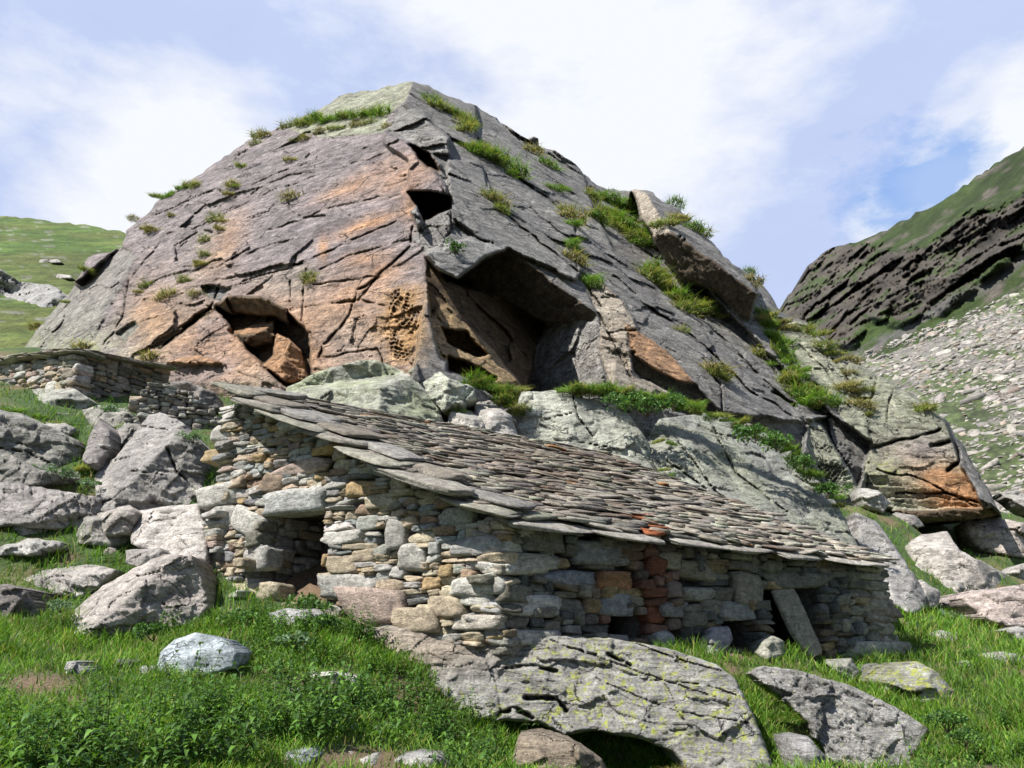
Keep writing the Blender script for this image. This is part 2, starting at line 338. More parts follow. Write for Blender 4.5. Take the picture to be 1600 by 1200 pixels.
FAC = [
 # polygon, plane, colour, foliation angle(deg, down-right positive), ledge amp, (period), lichen
 (None, Lp, PURP, -17, .20, 46, 0.0),
 ([(20, 640), (20, 540), (110, 450), (190, 385), (215, 400), (150, 520), (110, 560), (120, 640)], hinge(Lp.at(206, 400), Lp.at(118, 560), (-.55, -.65, .50)), (.25, .235, .215), -50, .22, 30, .25),
 ([(640, 100), (1000, 180), (1400, 440), (1700, 830), (1700, 950), (1330, 950), (900, 900), (640, 760), (640, 600), (664, 470), (672, 400), (640, 330), (668, 300), (690, 260), (640, 215), (628, 170)], R1, GREY, 39, .22, 34, .12),
 # cap
 ([(430, 195), (500, 160), (560, 135), (645, 120), (632, 160), (606, 180), (604, 208), (560, 212), (500, 215)], hinge(Lp.at(450, 205), Lp.at(604, 208), (-.36, -.70, .61)), LIME, -20, .15, 30, .3),
 # stepped blocks along the arete
 ([(604, 205), (625, 165), (665, 180), (700, 215), (700, 245), (660, 240), (640, 222)], three((604, 205, 27), (665, 180, 27), (690, 245, 24.3)), GREY, 10, .2, 22, .1),
 ([(622, 216), (660, 235), (668, 250), (690, 268), (668, 262), (640, 240)], Lp.shift(-1.0), BROWN, 0, .2, 20, 0),
 ([(600, 205), (640, 222), (660, 250), (700, 290), (705, 345), (696, 300), (640, 300), (640, 250), (600, 225)], Lp.shift(.35), PURP, -12, .15, 30, 0),
 # R strips: overlapping slabs running down right
 ([(745, 160), (800, 205), (905, 258), (1000, 340), (1130, 480), (1260, 610), (1300, 650), (1240, 650), (1100, 520), (985, 440), (900, 350), (790, 270), (742, 215)], R1.shift(-.35), GREY, 38, .25, 40, .1),
 ([(905, 250), (1000, 297), (1040, 380), (1120, 470), (1230, 600), (1190, 560), (1050, 470), (960, 390), (930, 330)], R1.shift(-.6), GREY, 38, .3, 30, .3),
 ([(700, 250), (745, 250), (770, 300), (830, 350), (910, 420), (900, 440), (790, 388), (740, 370), (705, 340)], R1.shift(.25), GREY, 60, .30, 24, .1),
 # protruding second slab with roof under it
 ([(985, 295), (1045, 305), (1090, 350), (1185, 458), (1180, 466), (1150, 440), (1105, 402), (1060, 368), (1020, 370), (1005, 330)], S2, GREY, 38, .15, 30, .1),
 ([(985, 295), (1008, 298), (1048, 365), (1020, 372), (1003, 345)], hinge(S2.at(1008, 298), S2.at(1048, 365), (-.75, -.5, .4)), CREAM, 0, .12, 22, .2),
 ([(1018, 371), (1050, 362), (1108, 402), (1182, 460), (1172, 500), (1152, 492), (1120, 455), (1080, 445), (1040, 410)], hinge(S2.at(1048, 364), S2.at(1182, 460), (.1, -.3, -.95)), SOFF_SHADE, 39, .1, 30, 0),
 # the cave
 ([(664, 398), (735, 372), (792, 388), (760, 400), (716, 436), (690, 432)], R1.shift(.35), LGREY, 0, .25, 24, .1),
 ([(672, 420), (716, 436), (760, 402), (792, 386), (934, 491), (924, 502), (850, 505), (800, 478), (745, 455), (700, 455)], ceil, SOFF_SHADE, 34, .12, 40, 0),
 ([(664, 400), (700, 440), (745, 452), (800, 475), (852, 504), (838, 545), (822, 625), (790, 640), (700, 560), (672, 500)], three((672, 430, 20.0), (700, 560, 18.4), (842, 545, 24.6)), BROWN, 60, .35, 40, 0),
 ([(934, 491), (955, 540), (1012, 625), (822, 650), (824, 610), (838, 545), (852, 504), (924, 502)], three((934, 491, yA), (1012, 620, yB - .6), (842, 545, 24.6)), LGREY, 8, .10, 36, .0),
 ([(700, 478), (770, 545), (826, 620), (800, 640), (745, 590), (690, 560), (672, 500), (680, 480)], three((680, 480, 18.5), (826, 615, 18.8), (690, 560, 17.4)), OCHRE, 42, .25, 34, 0),
 ([(690, 512), (728, 520), (740, 535), (760, 555), (745, 560), (700, 535)], three((690, 512, 19.4), (760, 555, 19.8), (700, 535, 19.6)), BROWN, 42, .1, 34, 0),
 ([(700, 555), (735, 570), (775, 590), (760, 600), (700, 580)], three((700, 555, 19.0), (775, 590, 19.2), (700, 580, 19.0)), BROWN, 42, .1, 34, 0),
 # light pillar right of the cave
 ([(905, 425), (940, 440), (975, 470), (1002, 520), (985, 545), (1000, 590), (1012, 625), (955, 612), (940, 560), (934, 491)], three(rr(905, 425, .4), rr(1002, 520, -.9), rr(960, 612, .4)), CREAM, 14, .30, 22, .1),
 ([(978, 505), (1003, 520), (1040, 545), (1085, 600), (1060, 600), (1010, 572), (985, 548)], three(rr(978, 505, -.5), rr(1085, 600, 0.0), rr(985, 548, -.1)), ORNG, 30, .30, 20, 0),
 ([(985, 550), (1010, 570), (1060, 598), (1085, 600), (1130, 645), (1255, 660), (1262, 672), (1250, 720), (1130, 680), (1050, 640), (1000, 620)], three(rr(985, 550, .7), rr(1255, 660, .3), rr(1150, 690, 2.6)), DARK, 38, .2, 30, 0),
 ([(965, 545), (1000, 590), (1050, 615), (1060, 640), (1000, 640), (955, 612)], three(rr(965, 545, .3), rr(1050, 615, .6), rr(1000, 640, -.3)), CREAM, 20, .35, 18, 0),
 # strip of pale slabs on the right
 ([(1190, 500), (1262, 505), (1335, 575), (1360, 640), (1362, 690), (1330, 668), (1275, 600), (1215, 560)], Pl(R1.at(1275, 600), (.12, -.74, .66)), LIME, 42, .3, 30, .45),
 ([(1272, 655), (1300, 650), (1362, 690), (1358, 720), (1340, 760), (1315, 735), (1285, 700)], three(rr(1272, 655, 1.5), rr(1362, 690, 1.6), rr(1330, 750, 2.6)), DARK, 42, .2, 30, 0),
 ([(1262, 655), (1285, 665), (1330, 740), (1345, 775), (1300, 770), (1262, 700)], three(rr(1262, 655, .6), rr(1340, 770, .3), rr(1262, 700, .9)), LIME, 60, .2, 30, .1),
 # right buttress
 ([(1325, 560), (1390, 592), (1445, 628), (1478, 655), (1512, 710), (1548, 770), (1566, 808), (1500, 812), (1440, 815), (1385, 800), (1345, 765), (1362, 690), (1345, 620)], Bt, LIME, 3, .30, 34, .5),
 ([(1470, 640), (1478, 655), (1512, 710), (1548, 770), (1570, 812), (1540, 800), (1500, 720)], Pl(Bt.at(1490, 700), (.55, -.6, .58)), GREY, 60, .3, 24, .1),
 ([(1395, 798), (1550, 792), (1566, 808), (1500, 816), (1440, 818)], hinge(Bt.at(1395, 798), Bt.at(1550, 793), (0, -.5, -.86)), BROWN, 3, .2, 24, 0),
 # recess at the left foot, with its fallen orange blocks
 ([(338, 478), (360, 463), (400, 468), (444, 482), (480, 520), (488, 592), (455, 612), (425, 590), (392, 548), (362, 512)], Lp.shift(-.95), BROWN, -10, .2, 30, 0),
 ([(334, 474), (365, 462), (404, 462), (448, 482), (456, 510), (430, 496), (395, 490), (360, 492)], hinge(Lp.at(338, 476), Lp.at(455, 500), (-.2, -.45, -.85)), BROWN, 0, .1, 30, 0),
 ([(358, 515), (400, 506), (432, 503), (428, 535), (400, 543), (378, 535)], Pl(Lp.shift(-.25).at(395, 520), (-.3, -.5, .7)), ORNG, 0, .2, 20, 0),
 ([(366, 520), (404, 520), (430, 508), (428, 538), (400, 543), (378, 535)], Pl(Lp.shift(-.15).at(395, 520), (.3, -.8, -.5)), BROWN, 0, .1, 20, 0),
 ([(408, 570), (428, 556), (432, 520), (452, 530), (470, 550), (484, 600), (450, 600)], Pl(Lp.shift(-.3).at(440, 565), (-.35, -.75, .5)), ORNG, 0, .3, 18, 0),
 ([(452, 530), (470, 550), (484, 600), (450, 600), (440, 570)], Pl(Lp.shift(-.3).at(446, 575), (.5, -.75, .0)), ORNG, 0, .3, 18, 0),
 # small overhung facets on the left slab
 ([(180, 520), (210, 500), (218, 510), (195, 532)], Lp.shift(-.2), DARK, 0, .1, 30, 0),
 ([(236, 540), (330, 478), (338, 484), (290, 515), (250, 548)], Lp.shift(-.25), BROWN, 0, .1, 30, 0),
 ([(314, 448), (335, 445), (362, 452), (345, 470), (322, 460)], Lp.shift(-.3), DARK, 0, .1, 30, 0),
 ([(262, 566), (310, 552), (350, 570), (300, 572)], Lp.shift(.3), ORNG, 0, .1, 30, 0),
 # dark hollow high on the arete
 ([(638, 300), (672, 297), (702, 303), (704, 340), (688, 338), (664, 346), (652, 325)], Lp.shift(-2.0), BROWN, 0, .1, 30, 0),
 ([(660, 345), (705, 325), (712, 350), (690, 385), (668, 395), (640, 370)], Lp.shift(.1), GREY, 50, .5, 14, 0),
 # upper notch
 ([(640, 225), (668, 240), (690, 270), (668, 262)], Lp.shift(-1.2), BROWN, 0, .1, 30, 0),
]
CR = [  # hand-placed cracks: polyline, width px, depth m
 ([(450, 290), (455, 330), (475, 340), (508, 338)], 2.4, .45), ([(454, 416), (480, 412)], 3, .5), ([(560, 470), (590, 430), (640, 385), (645, 355)], 2.6, .6),
 ([(595, 430), (560, 455), (540, 505), (505, 540), (498, 560)], 3, .5), ([(478, 420), (470, 500), (486, 520)], 2.5, .4), ([(455, 480), (452, 440), (462, 400)], 2.2, .3),
 ([(500, 420), (560, 395), (640, 375)], 2, .25), ([(250, 545), (330, 480), (345, 445)], 2.4, .5), ([(150, 560), (190, 500), (200, 440), (250, 380)], 2.2, .3),
 ([(420, 360), (520, 325), (640, 300)], 2, .3), ([(380, 440), (450, 420), (620, 345)], 2, .3), ([(330, 420), (400, 390), (470, 370)], 2, .25),
 ([(490, 445), (600, 430)], 2, .3), ([(530, 475), (565, 470), (600, 476)], 3, .4), ([(300, 360), (420, 300), (600, 240)], 1.8, .2), ([(360, 300), (480, 255), (600, 225)], 1.8, .2),
 ([(500, 560), (590, 545), (600, 570)], 2.4, .3), ([(700, 290), (706, 350), (690, 390)], 3, .6), ([(668, 240), (696, 300)], 3, .4),
 ([(760, 270), (765, 305), (790, 335), (905, 425)], 2.5, .5), ([(900, 350), (903, 430), (940, 480)], 2.6, .5), ([(745, 165), (742, 215), (800, 270), (880, 330)], 2.4, .5),
 ([(960, 430), (1000, 470), (1100, 540), (1170, 610), (1240, 650)], 2.6, .5), ([(1010, 430), (1090, 490), (1180, 580), (1255, 650)], 2.4, .45), ([(935, 490), (960, 540), (990, 600)], 2.4, .4),
 ([(940, 465), (975, 468)], 2, .3), ([(950, 520), (1000, 515)], 2, .3), ([(1100, 560), (1125, 600), (1130, 650)], 2.4, .5), ([(1205, 610), (1250, 640), (1262, 665)], 4, .7),
 ([(1330, 620), (1362, 622), (1370, 585)], 2.5, .5), ([(1360, 700), (1400, 690), (1470, 672)], 3.4, .6), ([(1370, 735), (1430, 745), (1520, 790)], 2.2, .4), ([(1385, 660), (1388, 630), (1395, 610)], 2.2, .3),
 ([(1400, 770), (1480, 770), (1540, 790)], 2.5, .4), ([(1250, 540), (1290, 580), (1330, 640)], 2.4, .4), ([(1300, 560), (1340, 610)], 2.4, .4), ([(1455, 695), (1490, 690), (1500, 720), (1480, 735)], 5, .9),
]
def cliff_outline():
    return [(20, 640), (22, 562), (40, 540), (62, 510), (110, 455), (138, 402), (165, 395), (190, 388), (197, 360), (238, 326), (250, 310), (300, 280), (345, 250), (400, 212), (450, 195), (500, 170),
            (530, 150), (545, 145), (580, 142), (625, 130), (645, 127), (670, 133), (700, 150), (745, 165), (790, 195), (815, 212), (840, 226), (875, 240), (900, 257), (925, 283), (950, 296), (1000, 297), (1020, 300), (1040, 318), (1060, 325), (1085, 348),
            (1105, 372), (1130, 400), (1160, 422), (1185, 440), (1205, 462), (1222, 488), (1240, 497), (1262, 505), (1300, 535), (1335, 568), (1385, 592), (1445, 628), (1478, 655), (1512, 710), (1548, 770), (1566, 808),
            (1500, 814), (1440, 817), (1388, 802), (1350, 775), (1345, 900), (1200, 900), (900, 760), (640, 720), (320, 720), (200, 660)]
def soft(u, v, cx, cy, rx, ry, ang=0):
    a = math.radians(ang); x = (u - cx) * math.cos(a) + (v - cy) * math.sin(a); y = -(u - cx) * math.sin(a) + (v - cy) * math.cos(a)
    return np.exp(-((x / rx) ** 2 + (y / ry) ** 2))
def honey(u, v, cx, cy, rx, ry, ang, cell):
    m = np.clip(1.6 - 1.6 * (((u - cx) / rx) ** 2 + ((v - cy) / ry) ** 2), 0, 1)
    a = math.radians(ang); x = ((u - cx) * math.cos(a) + (v - cy) * math.sin(a)) / cell; y = (-(u - cx) * math.sin(a) + (v - cy) * math.cos(a)) / (cell * .8)
    wq = np.stack([u / 14, v / 14, u * 0], -1); x = x + fbm(wq, 3, 5) * 2.2; y = y + fbm(wq, 3, 9) * 2.2
    y = y + .5 * (np.floor(x) % 2)
    fx = np.abs(x - np.floor(x) - .5) * 2; fy = np.abs(y - np.floor(y) - .5) * 2
    return m * np.clip(.8 + 3 * fbm(wq * .8 + 3, 2, 12), .2, 1.3) * (1 - np.clip(np.maximum(fx, fy) * 1.6 - .55, 0, 1))
def ledges(u, v, pts, ang, per, amp, seed):
    """blocky slabs parallel to the foliation, each at its own height, with open joints between some"""
    a = np.radians(ang); x = u * np.cos(a) + v * np.sin(a); y = -u * np.sin(a) + v * np.cos(a)
    q = np.stack([x / 130, y / 45, u * 0 + seed], -1)
    y2 = y / per + 1.5 * fbm(q, 4, seed) + .12 * fbm(q * 7, 2, seed + 4); i = np.floor(y2).astype(np.int64); f = y2 - i
    x2 = x / (per * (1.6 + 3.0 * h1(i, seed + 1))) + h1(i, seed + 2) * 9 + .7 * fbm(np.stack([x / 60, y / 30, i * 3.1], -1), 3, seed + 3)
    j = np.floor(x2).astype(np.int64); g = x2 - j
    h = h2(i, j, seed + 5)
    gate = np.clip(fbm(np.stack([u / 90, v / 90, u * 0 + 2], -1), 3, seed + 8) * 4 + .55, 0, 1)
    d = amp * (h - .5) * .8 * gate - amp * .8 * f * gate * (h2(i, j, seed + 6) > .35)
    jm = (h2(i, j * 0, seed + 7) > .25) * np.clip(1 - np.minimum(f, 1 - f) * per / 1.25, 0, 1)
    km = (h2(i, j, seed + 9) > .45) * np.clip(1 - np.minimum(g, 1 - g) * per * 2.5 / 1.25, 0, 1)
    groove = amp * .20 * np.maximum(jm, km * .6) * np.clip(gate + .25, 0, 1)
    return -d + groove
def cliff_t(u, v):
    wq = np.stack([u / 26, v / 26, u * 0], -1)
    uu = u + 9 * fbm(wq, 3, 3); vv = v + 9 * fbm(wq, 3, 4)
    vc = np.minimum(v, 596 + np.clip(u - 900, 0, 900) * .30)
    inv = np.zeros(u.shape); idm = np.zeros(u.shape, int)
    for k, f in enumerate(FAC):
        m = np.ones(u.shape, bool) if f[0] is None else inpoly(uu, vv, f[0])
        inv = np.where(m, f[1].inv(u, vc), inv); idm = np.where(m, k, idm)
    # soften facet borders by one cell
    for _ in range(2):
        p = np.pad(inv, 1, mode='edge'); inv = (p[1:-1, 1:-1] * 2 + p[:-2, 1:-1] + p[2:, 1:-1] + p[1:-1, :-2] + p[1:-1, 2:]) / 6
    inv = np.clip(inv, 1 / 60, 1 / 12)
    t = 1 / inv
    pts = ray(u, v) * t[..., None]
    d = np.zeros(u.shape)
    for k, f in enumerate(FAC):
        m = idm == k
        if not m.any(): continue
        a = ledges(u[m], v[m], None, f[3], f[5], f[4], 11 + k) + .55 * ledges(u[m], v[m], None, f[3] + 8, f[5] * .37, f[4] * .55, 71 + k)
        d[m] = a
    q = pts / 3.2
    d = d + 1.1 * fbm(pts / 7.0, 3, 40) + .35 * fbm(pts / 1.7, 4, 41) + .12 * fbm(pts / .45, 3, 42)
    for pl, wd, dep in CR:
        w2 = np.stack([u / 18, v / 18, u * 0], -1)
        ds, _, _ = dist_line(u + 7 * fbm(w2, 3, 6), v + 7 * fbm(w2, 3, 7), pl)
        d = d + dep * .9 * np.clip(1.3 - ds / (wd * .62), 0, 1) * np.clip(.85 + 2.5 * fbm(w2 * 1.5 + 5, 2, 8), 0, 1.4)
    d = d + .30 * honey(u, v, 632, 505, 32, 66, 28, 8) + .22 * honey(u, v, 1300, 718, 40, 54, 40, 7)
    cliff_t.idm = idm
    wp = pts + np.stack([fbm(pts / 1.5, 3, 60), fbm(pts / 1.5, 3, 61), fbm(pts / 1.5, 3, 62)], -1) * 1.1
    rt = wp @ np.array([[.95, 0, .31], [0, 1, 0], [-.31, 0, .95]])
    gate = np.clip(fbm(pts / 5, 2, 66) * 4 + .75, .25, 1.2)
    d = d + gate * (.42 * facets(rt / np.array([4.2, 3.5, 1.7]), 70) + .095 * facets(rt / np.array([1.5, 1.3, .6]), 80) + .045 * facets(rt / np.array([.55, .5, .24]), 90))
    return (t + d) * 1.16
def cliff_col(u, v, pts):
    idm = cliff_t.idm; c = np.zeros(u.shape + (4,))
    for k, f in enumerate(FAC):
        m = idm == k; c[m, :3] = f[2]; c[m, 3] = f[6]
    n1 = fbm(pts / 2.6, 5, 50, .6); n2 = fbm(pts / .8, 4, 52, .6)
    st = fbm(np.stack([(u * .94 - v * .34) / 60, (u * .34 + v * .94) / 7, u * 0], -1), 4, 53)
    def add(wt, col, k=1.0):
        wt = np.clip(wt * k, 0, 1)[..., None]; c[..., :3] = c[..., :3] * (1 - wt) + np.array(col) * wt
    nm = np.clip(n1 * 3 + .55, 0, 1.2)
    Lm = np.isin(idm, [k for k, f in enumerate(FAC) if abs(f[1].n @ Lp.n) > .9999 and f[2] is not DARK and f[2] is not BROWN])
    big = Lm * 1.0
    # iron-stained lower part and patches of the left slab
    low = np.clip((v - 395 + (u - 450) * -.10) / 110, 0, 1)
    add(big * low * (.30 + .85 * nm) * np.clip((u - 130) / 100, 0, 1), (.345, .245, .175), .8)
    for b in [(620, 275, 45, 26, -15), (655, 255, 26, 20, 20), (560, 290, 60, 16, -20), (575, 350, 60, 12, -20), (545, 470, 60, 40, -20), (420, 520, 60, 50, 0), (600, 420, 30, 25, -30), (560, 405, 26, 12, -10),
              (330, 540, 60, 40, 0), (350, 385, 22, 50, 30), (640, 320, 14, 30, 0), (505, 390, 8, 22, 0), (230, 500, 30, 40, 20), (475, 560, 45, 26, 0)]:
        add(big * soft(u, v, *b) * np.clip(nm + .45, 0, 1.3), (.43, .245, .135), .75)
    for b in [(330, 385, 60, 60, 30), (450, 440, 60, 30, -10), (540, 520, 40, 60, 0), (440, 600, 60, 30, 0)]:
        add(big * soft(u, v, *b) * nm, CREAM, .5)
    # lichen green in the far left foot
    gl = soft(u, v, 130, 560, 110, 55, -25) + soft(u, v, 60, 560, 60, 50)
    gl = np.clip(gl, 0, 1) * (u < 330); c[..., 3] = np.maximum(c[..., 3], gl * .8); add(gl * np.clip(nm + .3, 0, 1), LIME, .75)
    # dark water streaks, purple varnish on the upper slab
    add(big * (1 - low) * np.clip(st * 4 + .35, 0, 1) * np.clip(n1 * 3 + .6, 0, 1), (.115, .10, .105), .62)
    Rm = np.isin(idm, [2, 7, 8, 9, 10]); add(Rm * np.clip(n1 * 4 + .4, 0, 1), (.125, .12, .12), .6)
    add(Rm * np.clip(n2 * 4 - .2, 0, 1), (.30, .30, .27), .5)
    Bm = np.isin(idm, [k for k, f in enumerate(FAC) if f[1] is Bt]); add(Bm * (soft(u, v, 1465, 745, 70, 36, 15) + soft(u, v, 1500, 775, 60, 30, 15)) * np.clip(nm + .35, 0, 1), (.36, .20, .10), 1.0)
    add(Bm * soft(u, v, 1440, 700, 60, 22, 0), (.24, .2, .19), .8)
    Bl = Bm * (soft(u, v, 1385, 740, 50, 50)); c[..., 3] = np.maximum(c[..., 3], Bl * .9)
    add(np.clip(soft(u, v, 632, 505, 38, 70) * 1.5, 0, 1) * np.clip(n2 * 4 + .6, 0, 1), (.40, .24, .10), .8)
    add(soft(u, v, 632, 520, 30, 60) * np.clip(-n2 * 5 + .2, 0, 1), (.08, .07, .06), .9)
    add(soft(u, v, 985, 570, 60, 40) * nm, (.38, .25, .16), .5)
    c[..., :3] *= (1.13 + .4 * n1 + .35 * n2)[..., None]
    return c
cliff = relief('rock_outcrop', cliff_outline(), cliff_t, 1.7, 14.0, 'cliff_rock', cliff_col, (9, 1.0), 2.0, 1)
tag(cliff.o, 'huge grey and orange rock outcrop with a dark overhang, towering behind the stone hut', 'rock outcrop')
# ---------------------------------------------------------------- stones: rounded irregular polytopes, many per mesh
def cube_template(n):
    vs = {}; V = []; Q = []
    def vid(p):
        k = tuple(int(x) for x in p)
        if k not in vs: vs[k] = len(V); V.append([x / n * 2 - 1 for x in k])
        return vs[k]
    for ax in range(3):
        for side in (0, n):
            for i in range(n):
                for j in range(n):
                    c = []
                    for (a, b) in ((0, 0), (1, 0), (1, 1), (0, 1)):
                        p = [0, 0, 0]; p[ax] = side; p[(ax + 1) % 3] = i + a; p[(ax + 2) % 3] = j + b; c.append(vid(p))
                    Q.append(c if side else c[::-1])
    V = np.array(V); V = np.tan(V * math.pi / 4 * .96); V /= np.linalg.norm(V, axis=1)[:, None]
    return V, np.array(Q)
TPL = {n: cube_template(n) for n in (2, 3, 5, 7)}
def stone_batch(cen, ax, half, cols, rng, n=5, chamfer=(1.08, 1.6), pw=40, nz=.06, tilt=.11, lich=0.0):
    """cen (K,3), ax (K,3,3) rows = local axes, half (K,3) -> V,Q,col"""
    cen = np.asarray(cen, float); ax = np.asarray(ax, float); half = np.asarray(half, float); K = len(cen)
    D, Q = TPL[n]; M = len(D)
    nn = []; dd = []
    for i in range(3):
        for s in (1, -1):
            v = np.zeros((K, 3)); v[:, i] = s; v += rng.normal(0, tilt, (K, 3)); v /= np.linalg.norm(v, axis=1)[:, None]; nn.append(v); dd.append(np.full(K, 1.0))
    for i in range(7):
        v = rng.choice([-1, 0, 1], (K, 3)).astype(float) + rng.normal(0, .30, (K, 3)); v /= np.linalg.norm(v, axis=1)[:, None] + 1e-9
        nn.append(v); dd.append(rng.uniform(*chamfer, K))
    acc = np.zeros((K, M))
    for v, d in zip(nn, dd): acc += np.maximum(v @ D.T / d[:, None], 0) ** pw
    r = acc ** (-1 / pw)
    p = D[None] * r[..., None]
    p = p + p * (nz * 2 * fbm(p * 2.2 + rng.uniform(0, 50, (K, 1, 3)), 3, 3))[..., None] * 2
    p = p * half[:, None, :]
    Wp = np.einsum('kmi,kij->kmj', p, ax) + cen[:, None, :]
    Qs = (Q[None] + (np.arange(K) * M)[:, None, None]).reshape(-1, 4)
    c = np.asarray(cols, float)
    if c.shape[1] == 3: c = np.concatenate([c, np.full((K, 1), lich)], 1)
    return Wp.reshape(-1, 3), Qs, np.repeat(c, M, 0)
def obox(o, ax, lo, hi):
    """oriented box verts and quads"""
    V = [o + ax[0] * x + ax[1] * y + ax[2] * z for x in (lo[0], hi[0]) for y in (lo[1], hi[1]) for z in (lo[2], hi[2])]
    return np.array(V), np.array([[0, 1, 3, 2], [4, 6, 7, 5], [0, 4, 5, 1], [2, 3, 7, 6], [0, 2, 6, 4], [1, 5, 7, 3]])
def merge(parts):
    V = []; Q = []; Cc = []; n = 0
    for v, q, c in parts:
        V.append(v); Q.append(q + n); Cc.append(c if len(c) == len(v) else np.repeat(np.array([c]), len(v), 0)); n += len(v)
    return np.concatenate(V), np.concatenate(Q), np.concatenate(Cc)
def pick(rng, pal, K):
    cs = np.array([p[0] for p in pal], float); ws = np.array([p[1] for p in pal], float); i = rng.choice(len(pal), K, p=ws / ws.sum())
    return np.clip(cs[i] * rng.uniform(.78, 1.2, (K, 1)) * (1 + rng.normal(0, .018, (K, 3))), .02, .7)
def pack(rng, L, H, hr=(.10, .26), wr=(.2, .62), band=(.4, .75)):
    out = []
    def split(x0, x1, y0, y1, tw, th):
        w_ = x1 - x0; h_ = y1 - y0
        if h_ > th and (h_ / th >= w_ / tw or w_ < .22):
            k = rng.uniform(.35, .65); split(x0, x1, y0, y0 + h_ * k, rng.uniform(*wr), rng.uniform(*hr)); split(x0, x1, y0 + h_ * k, y1, rng.uniform(*wr), rng.uniform(*hr))
        elif w_ > tw:
            k = rng.uniform(.32, .68); split(x0, x0 + w_ * k, y0, y1, rng.uniform(*wr), rng.uniform(*hr)); split(x0 + w_ * k, x1, y0, y1, rng.uniform(*wr), rng.uniform(*hr))
        else: out.append((x0, x1, y0, y1))
    y = 0
    while y < H:
        b = rng.uniform(*band); x = rng.uniform(-.5, 0)
        while x < L:
            w_ = rng.uniform(.5, 1.3); split(x, min(x + w_, L + .02), y, y + b, rng.uniform(*wr), rng.uniform(*hr)); x += w_
        y += b
    return out
Z3 = np.array([0, 0, 1.0])
class Wall:
    def __init__(s, A, B, out):
        s.O = np.array([A[0], A[1], 0.0]); d = np.array([B[0] - A[0], B[1] - A[1], 0.0]); s.L = np.linalg.norm(d); s.d = d / s.L
        n = np.array([-s.d[1], s.d[0], 0]); s.n = n if n @ np.array([out[0], out[1], 0]) > 0 else -n
    def px(s, u, v):
        r = ray(u, v); t = (s.n @ s.O) / (s.n @ r); p = r * t; return (p - s.O) @ s.d, p[2]
    def pt(s, a, h, d=0.0): return s.O + s.d * a + Z3 * h + s.n * d
def wall_stones(wall, rng, base, top, skip, pal, explicit=(), colfun=None, depth=.15, proj_=.04, n=7, s0=0.0, s1=None, nz=.05, bat=lambda h: 0.0, **pk):
    s1 = wall.L if s1 is None else s1; cen = []; axs = []; half = []; cols = []
    hb = min(base(0), base(wall.L)) - .2; Hh = max(top(s0), top(s1), top((s0 + s1) / 2)) - hb
    R = pack(rng, s1 - s0 + max(0, bat(0)), Hh + .1, **pk)
    base_ax = np.stack([wall.d, Z3, wall.n])
    def add(a0, a1, h0, h1_, col, dd, pr, rot):
        cen.append(wall.pt((a0 + a1) / 2, (h0 + h1_) / 2, pr - dd)); c, s_ = math.cos(rot), math.sin(rot)
        yaw = rng.normal(0, .06); x = base_ax[0] * c + base_ax[1] * s_; y = -base_ax[0] * s_ + base_ax[1] * c
        z = np.cross(x, y) * (1 if np.cross(x, y) @ base_ax[2] > 0 else -1); x = x + z * yaw; x /= np.linalg.norm(x); z = z - x * (z @ x); z /= np.linalg.norm(z)
        if np.linalg.det(np.stack([x, y, z])) < 0: x = -x
        axs.append(np.stack([x, y, z])); half.append(((a1 - a0) / 2 * .985 + .002, (h1_ - h0) / 2 * 1.005 + .002, dd)); cols.append(col)
    pc = pick(rng, pal, len(R))
    for i, (x0, x1, y0, y1) in enumerate(R):
        a = s0 + (x0 + x1) / 2; h = hb + (y0 + y1) / 2
        wv = .07 * math.sin(a * 1.9 + 1.0) + .05 * math.sin(a * 4.3 + h * 1.5); h += wv
        if h > top(a) or h < base(a) - .06 or a > s1 + .02 + bat(h) or a < s0 - .02: continue
        if any(skip_[0] < a < skip_[1] and skip_[2] < h < skip_[3] for skip_ in skip): continue
        if any(e[0] + .02 < a < e[1] - .02 and e[2] + .02 < h < e[3] - .02 for e in explicit): continue
        for sk in skip:                       # trim at openings
            if sk[2] < h < sk[3]:
                if x0 + s0 < sk[0] < x1 + s0: x1 = sk[0] - s0 + rng.uniform(-.02, .02)
                if x0 + s0 < sk[1] < x1 + s0: x0 = sk[1] - s0 + rng.uniform(-.02, .02)
        if x1 - x0 < .04: continue
        c = pc[i]
        if colfun is not None: c = colfun(a, h, c, rng)
        add(x0 + s0, x1 + s0, hb + y0 + wv, hb + y1 + wv, c, depth, rng.uniform(-.035, proj_), rng.normal(0, .05) + .03 * math.cos(a * 1.9 + 1))
    for e in explicit:
        add(e[0], e[1], e[2], e[3], e[4], depth * 1.15, e[5] if len(e) > 5 else .04, e[6] if len(e) > 6 else 0)
    al = rng.uniform(0, .25, (len(cols), 1)) * (rng.uniform(0, 1, (len(cols), 1)) > .6)
    return stone_batch(cen, axs, half, np.concatenate([np.array(cols), al], 1), rng, n, nz=nz)

